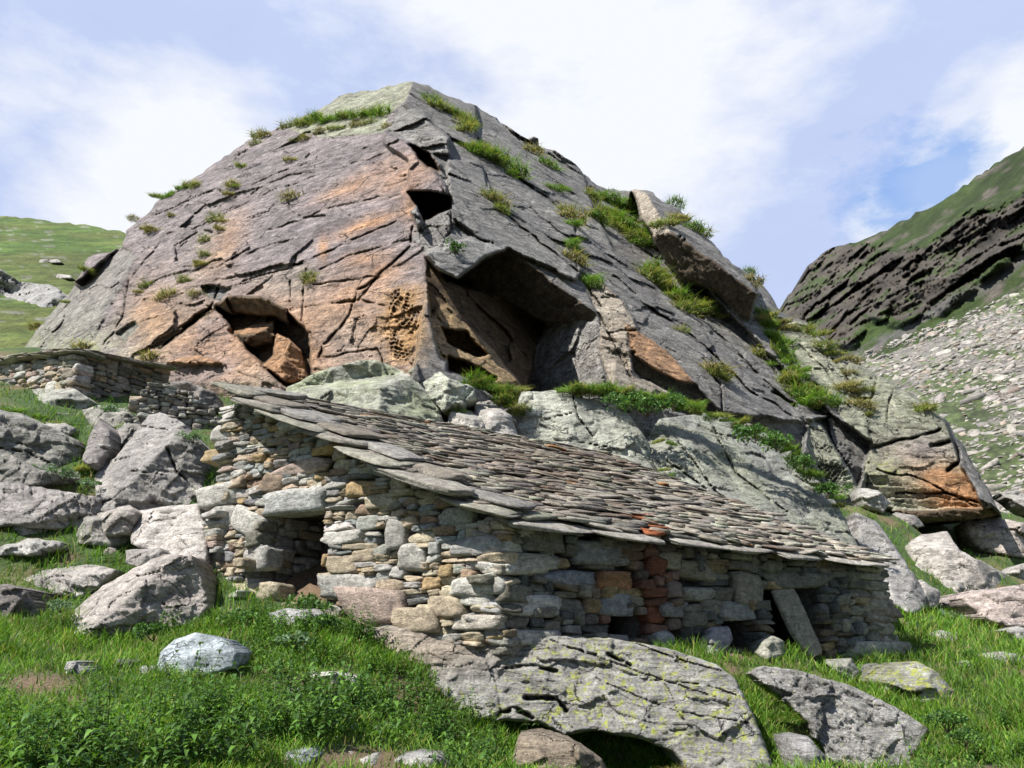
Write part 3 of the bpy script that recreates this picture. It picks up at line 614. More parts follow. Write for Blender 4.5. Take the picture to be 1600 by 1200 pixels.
CO = np.array([-.15, 10.0]); GE = np.array([-4.60, 12.78]); RE = np.array([6.35, 14.0])
gable = Wall(CO, GE, (-1, -1)); front = Wall(CO, RE, (1, -1))
HUT = empty('stone_hut', (CO[0], CO[1], 0), label='low dry-stone hut with a sloping slab roof and dark doorway against the outcrop', cat='stone hut')
HOFF = np.array([CO[0], CO[1], 0.0])
def hpart(name, VQC, mat, label=None, smooth=False, parent=None):
    V, Q, c = VQC; o = mesh_np(name, V - HOFF, Q, MAT[mat], parent or HUT, c, smooth)
    if label: o['label'] = label
    return o
def px_rect(wall, u0, v0, u1, v1):
    a0, h0 = wall.px(u0, v1); a1, h1_ = wall.px(u1, v0); b0, k0 = wall.px(u0, v0); b1, k1 = wall.px(u1, v1)
    aa = sorted([(a0 + b0) / 2, (a1 + b1) / 2]); hh = sorted([(h0 + k1) / 2, (h1_ + k0) / 2]); return (aa[0], aa[1], hh[0], hh[1])
zC, zG, zR = 1.42, 3.90, 1.24
gtop = lambda a: zC + (zG - zC) * a / gable.L - .02
ftop = lambda a: zC + (zR - zC) * a / front.L + .02
gbase = lambda a: -.02 + .42 * a / gable.L
fbase = lambda a: -.05 - .52 * a / front.L
TAN = (.37, .31, .225); GR = (.35, .34, .31); LG = (.45, .435, .395); OC = (.38, .275, .15); BL = (.30, .32, .31); BR = (.27, .195, .135); CRM = (.44, .385, .28); PK = (.38, .30, .255)
palG = [(TAN, 3.4), (GR, 4), (LG, 1.6), (OC, 1.0), (BL, .7), (BR, .8), (CRM, 1.6), (PK, .9), ((.2, .2, .2), .4)]
FG_SHADE = (.15, .145, .115)
palF_shade = [(FG_SHADE, 4), ((.18, .17, .135), 3), ((.10, .105, .10), 2), ((.16, .13, .085), 1.2), ((.22, .215, .185), 1), ((.28, .22, .12), .6)]  # shade of the front wall put into its darker stone colours
door = px_rect(gable, 408, 803, 499, 946)
G = lambda *r: px_rect(gable, *r)
exG = [G(418, 764, 512, 802) + ((.42, .42, .40), .10, .0), G(478, 752, 540, 768) + (GR, .03), G(538, 924, 634, 975) + (PK, .10), G(622, 950, 684, 986) + (TAN, .12), G(498, 898, 590, 936) + (GR, .04),
       G(366, 912, 432, 950) + (CRM, .05), G(380, 858, 420, 893) + (GR, .06), G(310, 932, 366, 955) + (LG, .03), G(310, 758, 368, 790) + (LG, .04), G(360, 796, 412, 838) + (LG, .05, .35), G(598, 812, 632, 858) + (GR, .04),
       G(320, 790, 362, 822) + (GR, .04), G(622, 852, 660, 892) + (LG, .04), G(505, 828, 566, 852) + (LG, .03), G(505, 868, 556, 896) + (TAN, .03), G(570, 772, 618, 792) + (CRM, .03), G(543, 752, 590, 778) + (OC, .05),
       G(320, 700, 366, 722) + ((.34, .26, .15), .03, .05), G(430, 652, 484, 672) + (LG, .03), G(489, 698, 524, 711) + ((.42, .29, .13), .05), G(420, 722, 508, 742) + (PK, .03), G(408, 744, 442, 768) + ((.25, .19, .14), .03), G(330, 690, 365, 665) + (LG, .03),
       G(548, 856, 590, 880) + (TAN, .02), G(684, 795, 740, 822) + (GR, .03), G(706, 908, 760, 935) + (LG, .05), G(670, 930, 724, 965) + (TAN, .06)]
rg = np.random.RandomState(4)
hpart('gable_wall', wall_stones(gable, rg, gbase, gtop, [door], palG, exG[1:], depth=.17, hr=(.085, .21), wr=(.22, .72), bat=lambda h: .58 - .15 * h), 'wall_stone')
hpart('door_lintel', wall_stones(gable, rg, lambda a: 9, lambda a: -9, [], palG, exG[:1], depth=.20), 'wall_stone', 'thick grey lintel slab over the doorway')
F_ = lambda *r: px_rect(front, *r)
doorF = F_(1205, 918, 1284, 1030); holeF = F_(1132, 962, 1184, 1018); hole2 = F_(958, 962, 1002, 992)
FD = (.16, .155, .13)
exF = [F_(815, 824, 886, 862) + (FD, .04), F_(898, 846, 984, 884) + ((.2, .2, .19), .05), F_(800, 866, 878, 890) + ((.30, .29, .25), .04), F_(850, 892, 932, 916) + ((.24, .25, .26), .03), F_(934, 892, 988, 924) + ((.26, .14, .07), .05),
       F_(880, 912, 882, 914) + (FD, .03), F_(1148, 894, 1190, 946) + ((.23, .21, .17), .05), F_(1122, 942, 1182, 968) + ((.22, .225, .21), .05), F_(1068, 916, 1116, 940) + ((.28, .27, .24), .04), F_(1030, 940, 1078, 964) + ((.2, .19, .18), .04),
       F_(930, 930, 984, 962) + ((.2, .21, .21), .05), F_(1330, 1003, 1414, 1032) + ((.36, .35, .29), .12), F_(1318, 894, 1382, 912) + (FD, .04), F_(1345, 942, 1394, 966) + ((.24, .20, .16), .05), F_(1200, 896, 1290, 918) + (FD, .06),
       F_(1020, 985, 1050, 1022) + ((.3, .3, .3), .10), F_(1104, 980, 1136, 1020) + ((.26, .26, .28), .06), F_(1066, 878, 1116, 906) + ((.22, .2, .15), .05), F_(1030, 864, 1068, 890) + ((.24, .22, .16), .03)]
def rust_sun(a, h, c, r):
    u, v = proj(front.pt(a, h)); m = math.exp(-((u - 1022) / 38) ** 2) * (v < 990) * r.uniform(.3, 1.1)
    m = max(m, .8 * math.exp(-(((u - 950) / 30) ** 2 + ((v - 905) / 22) ** 2)), .7 * math.exp(-(((u - 955) / 30) ** 2 + ((v - 960) / 20) ** 2)))
    m = min(m, 1); c = np.array(c) * (1 - m) + np.array((.15, .055, .03)) * m * r.uniform(.6, 1.3)
    return c * (1.5 if u > 1320 and v > 920 else 1)  # sunlit patch at the low right end put into the stone colours
hpart('front_wall', wall_stones(front, rg, fbase, ftop, [doorF, holeF, hole2], palF_shade, exF, rust_sun, depth=.17, proj_=.08, hr=(.11, .28), wr=(.24, .8)), 'wall_stone')
# corner quoins, laid alternately along either wall
cen = []; axs = []; hf = []; cl = []; h = -.02; k = 0
while h < zC - .05:
    hh = rg.uniform(.15, .25); lg, lf = (rg.uniform(.45, .8), rg.uniform(.2, .32)) if k % 2 else (rg.uniform(.2, .32), rg.uniform(.5, .95))
    ax = np.stack([gable.d, front.d, Z3]); ctr = gable.pt(0, h + hh / 2) + gable.d * (lg / 2 - .03) + front.d * (lf / 2 - .03)
    if k % 2: x = gable.d; y = gable.n; a_, b_ = lg, .36; ctr = gable.pt(lg / 2 - .03, h + hh / 2, -.13)
    else: x = front.d; y = front.n; a_, b_ = lf, .36; ctr = front.pt(lf / 2 - .03, h + hh / 2, -.13)
    zz = np.cross(x, y); cen.append(ctr); axs.append(np.stack([x, y, zz])); hf.append((a_ / 2, b_ / 2, hh / 2 * 1.02)); cl.append(np.array([(.40, .39, .35), (.36, .33, .28), (.44, .43, .41)][k % 3]) * rg.uniform(.85, 1.1)); h += hh; k += 1
hpart('corner_quoins', stone_batch(cen, axs, hf, cl, rg, 7, nz=.05, lich=.15), 'wall_stone', 'long stones at the near corner')
cen = []; axs = []; hf = []; cl = []
h = fbase(front.L) + .02; k = 0
while h < zR - .03:                                   # far right corner
    hh = rg.uniform(.13, .24); lf = rg.uniform(.4, .8); cen.append(front.pt(front.L - lf / 2 + .06, h + hh / 2, -.2)); axs.append(np.stack([front.d, front.n, np.cross(front.d, front.n)])); hf.append((lf / 2, .26, hh / 2)); cl.append(np.array((.36, .33, .27)) * rg.uniform(.7, 1.1)); h += hh
hpart('corner_quoins', stone_batch(cen, axs, hf, cl, rg, 7, nz=.05, lich=.15), 'wall_stone', 'long stones at the far right corner')
ret = Wall((gable.pt(gable.L + .30, 0)[0], gable.pt(gable.L + .30, 0)[1]), tuple((gable.pt(gable.L + .1, 0) - gable.n * 2.2)[:2]), tuple(gable.d[:2]))
hpart('rear_wall', wall_stones(ret, rg, lambda a: .2, lambda a: zG - .15, [], palG, (), depth=.2, hr=(.1, .22), wr=(.2, .6), bat=lambda h: 0), 'wall_stone')
# door jamb: the visible cheek of the doorway, facing right
jam = Wall((gable.pt(door[1], 0)[0], gable.pt(door[1], 0)[1]), tuple((gable.pt(door[1], 0) - gable.n * 1.2)[:2]), tuple((-gable.d)[:2]))
hpart('door_jamb', wall_stones(jam, rg, lambda a: door[2] - .1, lambda a: door[3] + .05, [], [(GR, 3), (FG_SHADE, 2), (TAN, 1)], (), depth=.14, hr=(.16, .3), wr=(.35, .7)), 'wall_stone')
# thick core of the walls, far walls and ceiling, so that the inside is really dark
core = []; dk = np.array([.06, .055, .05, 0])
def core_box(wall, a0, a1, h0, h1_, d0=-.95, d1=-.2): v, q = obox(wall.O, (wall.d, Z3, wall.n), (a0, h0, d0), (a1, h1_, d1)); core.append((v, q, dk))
def core_slope(wall, a0, a1, h0, ta, tb, d0=-.95, d1=-.2):
    V = []
    for a, tp in ((a0, ta), (a1, tb)):
        for hh in (h0, tp):
            for d in (d0, d1): V.append(wall.pt(a, hh, d))
    core.append((np.array(V), np.array([[0, 1, 3, 2], [4, 6, 7, 5], [0, 4, 5, 1], [2, 3, 7, 6], [0, 2, 6, 4], [1, 5, 7, 3]]), dk))
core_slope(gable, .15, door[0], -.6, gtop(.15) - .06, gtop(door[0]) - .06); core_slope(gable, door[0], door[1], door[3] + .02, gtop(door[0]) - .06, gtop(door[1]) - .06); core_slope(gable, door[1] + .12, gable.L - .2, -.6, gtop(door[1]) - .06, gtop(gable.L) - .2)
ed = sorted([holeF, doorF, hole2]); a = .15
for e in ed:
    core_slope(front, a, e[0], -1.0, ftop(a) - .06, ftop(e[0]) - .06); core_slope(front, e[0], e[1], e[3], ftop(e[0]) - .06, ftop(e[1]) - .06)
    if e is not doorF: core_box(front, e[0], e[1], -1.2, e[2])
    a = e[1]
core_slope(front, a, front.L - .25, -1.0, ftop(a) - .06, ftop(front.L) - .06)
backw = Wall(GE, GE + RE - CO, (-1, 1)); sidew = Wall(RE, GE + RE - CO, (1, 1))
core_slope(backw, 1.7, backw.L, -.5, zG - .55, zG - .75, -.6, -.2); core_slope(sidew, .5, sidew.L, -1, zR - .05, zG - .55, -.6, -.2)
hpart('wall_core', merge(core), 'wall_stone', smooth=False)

# roof
A0 = np.array([CO[0], CO[1], zC + .08]); E1 = np.array([RE[0] - CO[0], RE[1] - CO[1], zR - zC]); E2 = np.array([GE[0] - CO[0], GE[1] - CO[1], zG - zC])
L1 = np.linalg.norm(E1); L2 = np.linalg.norm(E2); e1 = E1 / L1; e2 = E2 / L2; en = np.cross(e1, e2); en /= np.linalg.norm(en)
e2p = np.cross(en, e1)
palR = [((.30, .27, .22), 3), ((.235, .205, .165), 3), ((.37, .34, .285), 2.4), ((.20, .155, .12), 1.0), ((.16, .15, .135), 1.8), ((.31, .31, .24), 1.6)]
def roof_pt(a, b, n_=0.0): return A0 + e1 * a + e2 * b + en * n_
cen = []; axs = []; hf = []; cl = []
b = -.22; rr_ = np.random.RandomState(9); row = 0
while b < L2 + .1:
    a = -.22 + rr_.uniform(-.1, .1)
    while a < L1 + .02:
        wd = rr_.uniform(.14, .75) ; ln = rr_.uniform(.26, .44); th = rr_.uniform(.025, .07)
        tl = rr_.uniform(.15, .31); yaw = rr_.normal(0, .18); rl = rr_.normal(0, .05)
        x = e1 * math.cos(yaw) + e2p * math.sin(yaw) + en * rl; x /= np.linalg.norm(x); z = en * math.cos(tl) - e2p * math.sin(tl) * -1.0
        z = en + e2p * -math.tan(-tl); z = z - x * (z @ x); z /= np.linalg.norm(z); y = np.cross(z, x)
        aa = a + wd / 2; u_, v_ = proj(roof_pt(aa, b))
        sag = -.05 * math.sin(max(0, min(1, aa / L1)) * math.pi) * math.sin(max(0, min(1, b / L2)) * math.pi)
        cen.append(roof_pt(aa, b + ln / 2 + rr_.uniform(-.05, .05), .06 + sag + rr_.uniform(-.02, .035))); axs.append(np.stack([x, y, z])); hf.append((wd / 2 * 1.06, ln / 2, th / 2))
        c = pick(rr_, palR, 1)[0]
        rs = math.exp(-(((u_ - 860) / 130) ** 2 + ((v_ - 742) / 38) ** 2)) * rr_.uniform(0, 1.1)
        c = c * (1 - .4 * rs) + np.array((.25, .15, .10)) * .4 * rs
        if rr_.uniform() < .007: c = np.array((.40, .19, .07))
        if 1000 < u_ < 1028 and v_ > 812 and rr_.uniform() < .6: c = np.array((.30, .10, .04))
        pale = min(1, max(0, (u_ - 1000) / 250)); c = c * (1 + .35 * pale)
        cl.append(np.concatenate([c, [.30 * rr_.uniform(0, 1) * (rr_.uniform() < (.35 + .4 * pale))]]))
        a += wd * rr_.uniform(.86, 1.0)
    b += rr_.uniform(.075, .11); row += 1
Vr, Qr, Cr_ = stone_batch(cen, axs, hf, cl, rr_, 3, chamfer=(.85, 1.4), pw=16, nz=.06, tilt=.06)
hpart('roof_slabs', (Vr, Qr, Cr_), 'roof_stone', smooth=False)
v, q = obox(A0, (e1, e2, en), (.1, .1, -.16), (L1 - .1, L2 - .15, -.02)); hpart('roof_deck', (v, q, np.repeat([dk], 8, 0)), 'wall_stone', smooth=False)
# big verge slabs over the gable, each its own part
vs = [(-.15, .25, 1.25, .34, .00), (.20, .55, 1.2, .30, .055), (-.18, 1.15, 1.5, .36, .04), (.18, 1.55, 1.3, .30, .10), (-.22, 2.05, 1.25, .36, .05), (.12, 2.35, 1.6, .30, .13), (-.16, 2.95, 1.2, .34, .06), (.10, 3.25, 1.3, .3, .14),
      (-.24, 3.75, 1.3, .32, .05), (-.05, 4.1, 1.35, .34, .12), (-.28, 4.65, 1.2, .30, .05), (.02, 4.9, 1.3, .36, .12), (-.2, 5.3, 1.0, .3, .10), (.2, 5.2, 1.1, .3, .17)]
for i, (a, b, ln, wd, dn) in enumerate(vs):
    yaw = rr_.normal(0, .07); x = e2 * math.cos(yaw) + e1 * math.sin(yaw) - en * rr_.uniform(.06, .17); x /= np.linalg.norm(x); z = en - x * (en @ x); z /= np.linalg.norm(z); y = np.cross(z, x)
    c = np.array([(.27, .26, .21), (.24, .23, .21), (.30, .28, .24), (.22, .195, .16)][i % 4]) * rr_.uniform(.85, 1.15)
    hpart('verge_slab', stone_batch([roof_pt(a, b, .05 + dn)], [np.stack([x, y, z])], [(ln / 2 * rr_.uniform(.85, 1.2), wd * rr_.uniform(.8, 1.2), rr_.uniform(.035, .055))], [np.concatenate([c, [.45]])], rr_, 7, chamfer=(.8, 1.3), pw=14, nz=.05, tilt=.05), 'roof_stone', smooth=False)
es = [(.55, -.16, 1.3), (1.75, -.2, 1.1), (3.05, -.14, 1.0), (4.0, -.17, 1.2), (5.15, -.14, .9), (6.3, -.15, 1.1), (7.05, -.14, .7)]
for i, (a, b, ln) in enumerate(es):
    x = e1 + e2p * rr_.normal(0, .05); x /= np.linalg.norm(x); z = en + e2p * .10; z = z - x * (z @ x); z /= np.linalg.norm(z); y = np.cross(z, x)
    c = np.array((.32, .30, .26)) * rr_.uniform(.8, 1.15)
    hpart('eave_slab', stone_batch([roof_pt(a, b, .02)], [np.stack([x, y, z])], [(ln / 2, .28, .035)], [np.concatenate([c, [.4]])], rr_, 7, chamfer=(.8, 1.3), pw=14, nz=.05, tilt=.05), 'roof_stone', smooth=False)
# the slab leaning in the far doorway: loose, so a thing of its own
sa, sh = front.px(1222, 922); sb, sh2 = front.px(1250, 1022)
p0 = front.pt(sa, sh, .02); p1 = front.pt(sb, sh2, .22); ax0 = (p1 - p0) / np.linalg.norm(p1 - p0); wx = front.d - ax0 * (front.d @ ax0); wx /= np.linalg.norm(wx)
V, Q, c = stone_batch([(p0 + p1) / 2], [np.stack([ax0, wx, np.cross(ax0, wx)])], [(np.linalg.norm(p1 - p0) / 2 + .03, .245, .045)], [(.25, .235, .19, 0)], rr_, 7, chamfer=(1.0, 1.4), pw=14, nz=.04, tilt=.05)
tag(mesh_np('door_slab', V, Q, MAT['wall_stone'], None, c, False), 'tall grey stone slab leaning in the right-hand doorway of the hut', 'stone slab')
# ---------------------------------------------------------------- the ground: one sheet through known points
GP = [(0, 1200, 4.6), (300, 1200, 4.8), (600, 1200, 5.6), (760, 1200, 7.4), (900, 1200, 8.4), (1200, 1200, 8.9), (1450, 1200, 7.2), (1600, 1200, 6.2),
      (0, 1080, 6.6), (300, 1080, 7.4), (540, 1080, 8.1), (620, 1100, 8.0), (0, 985, 9.6), (400, 978, 10.9), (540, 990, 10.2), (470, 962, 11.6),
      (1225, 1012, 12.2), (1165, 1035, 11.6), (1215, 1100, 10.2), (1285, 1045, 11.6), (1370, 1080, 12.2), (1250, 1190, 9.0), (1500, 1105, 11.0), (1600, 1100, 10.4), (1450, 1010, 15.4), (1600, 1010, 14.6), (1500, 955, 19), (1600, 905, 25), (1450, 880, 24), (1400, 800, 23), (1360, 790, 23.5), (1570, 840, 31),
      (1420, 1050, 13.0), (1330, 1062, 12.0), (1040, 1012, 10.75), (1400, 1200, 8.0),
      (100, 905, 12.7), (20, 905, 12.6), (280, 868, 13.1), (100, 825, 13.9), (200, 835, 13.8), (60, 838, 13.7), (300, 760, 14.6), (100, 735, 14.8), (60, 640, 16.3), (140, 690, 15.6), (0, 655, 15.6), (300, 700, 15.4), (235, 650, 17.0), (0, 615, 17.6), (150, 640, 17.3),
      (0, 545, 25), (60, 545, 26), (-200, 600, 24), (-200, 900, 12)]
XYZ = [tuple(P(*g)) for g in GP] + [(0, 0, -1.62), (-8, 0, -1.3), (8, 0, -1.9), (0, -8, -2.4), (-3, 2.6, -1.2), (0, 4, -1.25), (3, 4, -1.4), (1.5, 8.9, -1.5), (3.2, 9.6, -1.4), (0, 11.5, .0), (3, 13, -.1), (0, 15, 1.6), (4, 16, 1.2), (8, 18, 1.5), (-2, 17.5, 3.4), (2.5, 18.5, 3.4), (-8, 20, 6.0), (-14, 28, 9.5), (0, 30, 6), (12, 30, 4.5), (22, 36, 5.5), (30, 30, 5), (45, 60, 12), (0, 60, 12), (-40, 60, 22), (20, 10, -1.0), (20, -10, -4), (-20, 5, 2), (-20, -10, -1)]
XYZ += [tuple(P(u, v, Y) + np.array([0, 0, -dz])) for u, v, Y, dz in ((640, 1050, 9.3, .35), (720, 1090, 9.0, .5), (600, 1010, 9.8, .25), (860, 1080, 9.2, .8), (1050, 1100, 9.4, .8), (1300, 1110, 10.0, .8), (1400, 1150, 9.6, .8), (900, 1170, 9.4, .45), (1060, 1180, 9.6, .5), (980, 1190, 9.3, .5), (1250, 1080, 10.3, .2), (1180, 1150, 9.0, .35), (200, 940, 11.7, .35), (100, 910, 12.5, .2), (250, 760, 14.8, .5), (60, 700, 15.2, .4), (250, 840, 13.6, .4), (80, 800, 14.0, .35), (130, 985, 10.6, .3), (200, 985, 10.6, .35), (270, 985, 10.8, .3), (230, 960, 11.2, .4), (1350, 1180, 9.2, .7), (1370, 850, 17.6, .6), (1420, 910, 17.5, .5))]
XYZ = np.array(XYZ); GX = XYZ[:, :2]
def _phi(A, B): return np.linalg.norm(A[:, None] - B[None], axis=2)
_n = len(XYZ); _A = np.zeros((_n + 3, _n + 3)); _A[:_n, :_n] = _phi(GX, GX) - np.eye(_n) * .05; _A[:_n, _n] = 1; _A[:_n, _n + 1:] = GX; _A[_n:, :_n] = _A[:_n, _n:].T
_w = np.linalg.solve(_A, np.concatenate([XYZ[:, 2], [0, 0, 0]]))
def zg(x, y):
    x = np.asarray(x, float); y = np.asarray(y, float); s = x.shape; q = np.stack([x.ravel(), y.ravel()], 1); out = np.empty(len(q))
    for i in range(0, len(q), 20000):
        b = q[i:i + 20000]; out[i:i + 20000] = _phi(b, GX) @ _w[:_n] + _w[_n] + b @ _w[_n + 1:]
    p = np.stack([q[:, 0], q[:, 1], q[:, 0] * 0], 1); out = out + .22 * fbm(p / 1.6, 3, 90) + .07 * fbm(p / .35, 2, 91)
    return out.reshape(s)
gx = np.concatenate([np.arange(-120, -20, 4.0), np.arange(-20, -9, .5), np.arange(-9, 13, .12), np.arange(13, 30, .5), np.arange(30, 130, 4.0)])
gy = np.concatenate([np.arange(-30, 2, 1.0), np.arange(2, 20, .12), np.arange(20, 40, .4), np.arange(40, 170, 4.0)])
X, Y_ = np.meshgrid(gx, gy); Zg = zg(X, Y_)
def infoot(x, y, m=0.0):
    q = np.stack([x, y, x * 0], 1); a = (q - gable.O) @ gable.n; b_ = (q - gable.O) @ front.n; return (a < m) & (b_ < m) & (((q - gable.O) @ front.d) < 7.6) & (((q - gable.O) @ gable.d) < 6.0)
# GROUND grass / soil tints
def ground_tint(x, y):
    p = np.stack([x, y, x * 0], -1); n = fbm(p / 1.1, 4, 95); n2 = fbm(p / .4, 3, 96); u, v = proj(np.stack([x, y, zg(x, y)], -1))
    g = np.array((.045, .085, .018)); s = np.array((.17, .115, .07)); dry = np.array((.16, .15, .06))
    bare = np.clip((n2 + .6 * n) * 7 - 1.1, 0, 1)
    bare = np.maximum(bare, np.clip(1.5 * (soft(u, v, 560, 1190, 120, 22) + soft(u, v, 60, 1070, 60, 18) + .7 * soft(u, v, 470, 1075, 60, 25)), 0, 1))
    bare = np.maximum(bare, infoot(x, y, -.1) * 1.0)
    d = np.clip(n * 4, 0, .6)[..., None]; c = g * (1 - d) + dry * d; return c * (1 - bare[..., None]) + s * bare[..., None], bare
tc, _ = ground_tint(X.ravel(), Y_.ravel()); H_, W_ = X.shape; ii = np.arange(H_ * W_).reshape(H_, W_)
Qg = np.stack([ii[:-1, :-1], ii[:-1, 1:], ii[1:, 1:], ii[1:, :-1]], -1).reshape(-1, 4)
gr = mesh_np('ground', np.stack([X, Y_, Zg], -1).reshape(-1, 3), Qg, MAT['ground_turf'], None, tc, True); tag(gr, 'grassy mountain slope with patches of bare soil', kind='structure')
def zfast(x, y):
    j = np.clip(np.searchsorted(gx, x) - 1, 0, len(gx) - 2); i = np.clip(np.searchsorted(gy, y) - 1, 0, len(gy) - 2)
    fx = (x - gx[j]) / (gx[j + 1] - gx[j]); fy = (y - gy[i]) / (gy[i + 1] - gy[i])
    return (Zg[i, j] * (1 - fx) + Zg[i, j + 1] * fx) * (1 - fy) + (Zg[i + 1, j] * (1 - fx) + Zg[i + 1, j + 1] * fx) * fy
def ghit(u, v, ymax=45.0):
    r = ray(u, v); r = r / r[..., 1:2]; y = np.full(u.shape, 3.0); hit = np.zeros(u.shape, bool); res = np.full(u.shape, np.nan)
    while y.min() < ymax:
        st = .02 * y + .02; yn = y + st; p = r * yn[..., None]; below = (p[..., 2] < zfast(p[..., 0], p[..., 1])) & ~hit
        res = np.where(below, yn - st / 2, res); hit |= below; y = yn
        if hit.all(): break
    res = res - (.02 * res + .02) * .5; hi = res + .03 * res + .03; lo = res.copy()
    for _ in range(9):
        md = (lo + hi) / 2; q = r * np.nan_to_num(md, nan=10.0)[..., None]; b = q[..., 2] < zfast(q[..., 0], q[..., 1]); hi = np.where(b, md, hi); lo = np.where(b, lo, md)
    res = (lo + hi) / 2
    p = r * res[..., None]; p[..., 2] = zfast(np.nan_to_num(p[..., 0]), np.nan_to_num(p[..., 1])); return p, hit

# ---------------------------------------------------------------- far land
def land(name, outline, fac, label, kind, colf, step=3.0, disp=(1.0, 8.0), mat='far_rock', back=30, seed=0, crag=None, edge=(5, 1.0), rough=2):
    def tf(u, v):
        inv = np.zeros(u.shape); ww = np.stack([u / 40, v / 40, u * 0 + seed], -1); uu = u + 14 * fbm(ww, 3, seed); vv = v + 14 * fbm(ww, 3, seed + 1)
        for poly, pl in fac:
            m = np.ones(u.shape, bool) if poly is None else inpoly(uu, vv, poly); inv = np.where(m, pl.inv(u, v), inv)
        inv = np.maximum(inv, 1 / 900.0); t = 1 / inv; pts = ray(u, v) * t[..., None]
        d = disp[0] * 2 * fbm(pts / disp[1], 5, seed + 3)
        if crag is not None: d = d + crag(u, v, pts)
        return t + d
    R = relief(name, outline, tf, step, back, mat, colf, edge, rough, seed); tag(R.o, label, kind='structure' if kind is None else None, cat=kind); return R
GRN = np.array((.075, .125, .028))
def hill_col(u, v, pts):
    n = fbm(pts / 6, 4, 7); n2 = fbm(pts / 1.2, 4, 8); c = np.zeros(u.shape + (4,)); g = GRN * (1.5 + .9 * n[..., None] + 1.2 * n2[..., None]); d = np.clip(n * 3 + .2, 0, .7)[..., None]
    g = g * (1 - d) + np.array((.16, .17, .05)) * d; r = np.clip((n2 - .16) * 14, 0, 1)[..., None] * .75; c[..., :3] = g * (1 - r) + np.array((.32, .31, .27)) * r; return c
hl = three((0, 520, 40), (0, 345, 95), (195, 420, 62))
land('hill', [(-600, 280), (-300, 310), (-80, 334), (0, 338), (50, 341), (100, 348), (150, 354), (196, 364), (240, 390), (260, 480), (200, 560), (-80, 570), (-600, 600)], [(None, hl)], 'sunlit green hill behind the outcrop at the left', None, hill_col, 2.5, (.8, 7), back=30, seed=5)
# right: mountain with cloud shade put into its dark colours, scree slope in sun
mt = three((1600, 230, 300), (1230, 500, 420), (1600, 520, 200)); ROCKP = [(1215, 500), (1225, 470), (1262, 420), (1268, 400), (1310, 380), (1345, 382), (1400, 395), (1450, 385), (1520, 330), (1560, 330), (1620, 290), (1620, 380), (1560, 410), (1500, 455), (1470, 480), (1410, 500), (1350, 490), (1330, 530), (1290, 540)]
def crag(u, v, pts):
    m = np.clip(1.2 - dist_line(u, v, ROCKP, True)[0] / 14, 0, 1) * (~inpoly(u, v, ROCKP)) + inpoly(u, v, ROCKP)
    a = np.radians(24); x = u * np.cos(a) + v * np.sin(a); y = -u * np.sin(a) + v * np.cos(a)
    return .55 * m * (22 * facets(pts / np.array([34., 34., 15.]) + np.stack([fbm(pts / 20, 3, 5)] * 3, -1), 3) + 11 * facets(pts / np.array([13., 13., 6.]) + np.stack([fbm(pts / 9, 3, 6)] * 3, -1) * .7, 13) + 5 * facets(pts / np.array([5., 5., 2.6]), 23)) + .35 * m * (34 * np.abs(fbm(np.stack([x / 46, y / 15, u * 0], -1), 5, 5, .62)) + 16 * fbm(np.stack([x / 12, y / 16, u * 0 + 4], -1), 4, 6, .65) + 9 * np.abs(fbm(np.stack([x / 9, y / 4, u * 0 + 9], -1), 3, 8))) - m * 10
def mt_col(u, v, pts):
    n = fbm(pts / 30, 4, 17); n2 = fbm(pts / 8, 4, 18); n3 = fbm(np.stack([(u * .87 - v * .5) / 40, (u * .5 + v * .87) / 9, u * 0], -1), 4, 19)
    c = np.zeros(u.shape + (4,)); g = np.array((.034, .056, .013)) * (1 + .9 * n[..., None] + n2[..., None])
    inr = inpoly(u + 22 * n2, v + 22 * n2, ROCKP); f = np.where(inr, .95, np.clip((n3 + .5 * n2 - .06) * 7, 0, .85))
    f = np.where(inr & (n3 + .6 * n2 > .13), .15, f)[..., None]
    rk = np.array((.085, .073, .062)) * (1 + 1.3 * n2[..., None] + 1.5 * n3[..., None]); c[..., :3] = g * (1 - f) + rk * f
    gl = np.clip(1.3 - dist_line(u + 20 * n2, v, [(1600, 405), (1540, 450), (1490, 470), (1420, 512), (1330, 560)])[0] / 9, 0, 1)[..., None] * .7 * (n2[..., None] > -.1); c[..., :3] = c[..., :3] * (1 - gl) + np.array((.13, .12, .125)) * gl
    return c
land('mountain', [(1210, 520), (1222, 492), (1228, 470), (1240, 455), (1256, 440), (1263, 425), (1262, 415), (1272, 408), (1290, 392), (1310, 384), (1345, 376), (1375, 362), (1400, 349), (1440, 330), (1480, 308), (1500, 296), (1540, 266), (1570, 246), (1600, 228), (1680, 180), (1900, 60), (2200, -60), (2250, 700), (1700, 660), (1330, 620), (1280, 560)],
     [(None, mt)], 'dark mountain shoulder of crags and grass coloured as if in cloud shade, at the right', None, mt_col, 2.5, (9, 60), back=120, seed=6, crag=crag, edge=(4, 4), rough=3.5)
sc = three((1600, 470, 150), (1335, 570, 150), (1590, 860, 32))
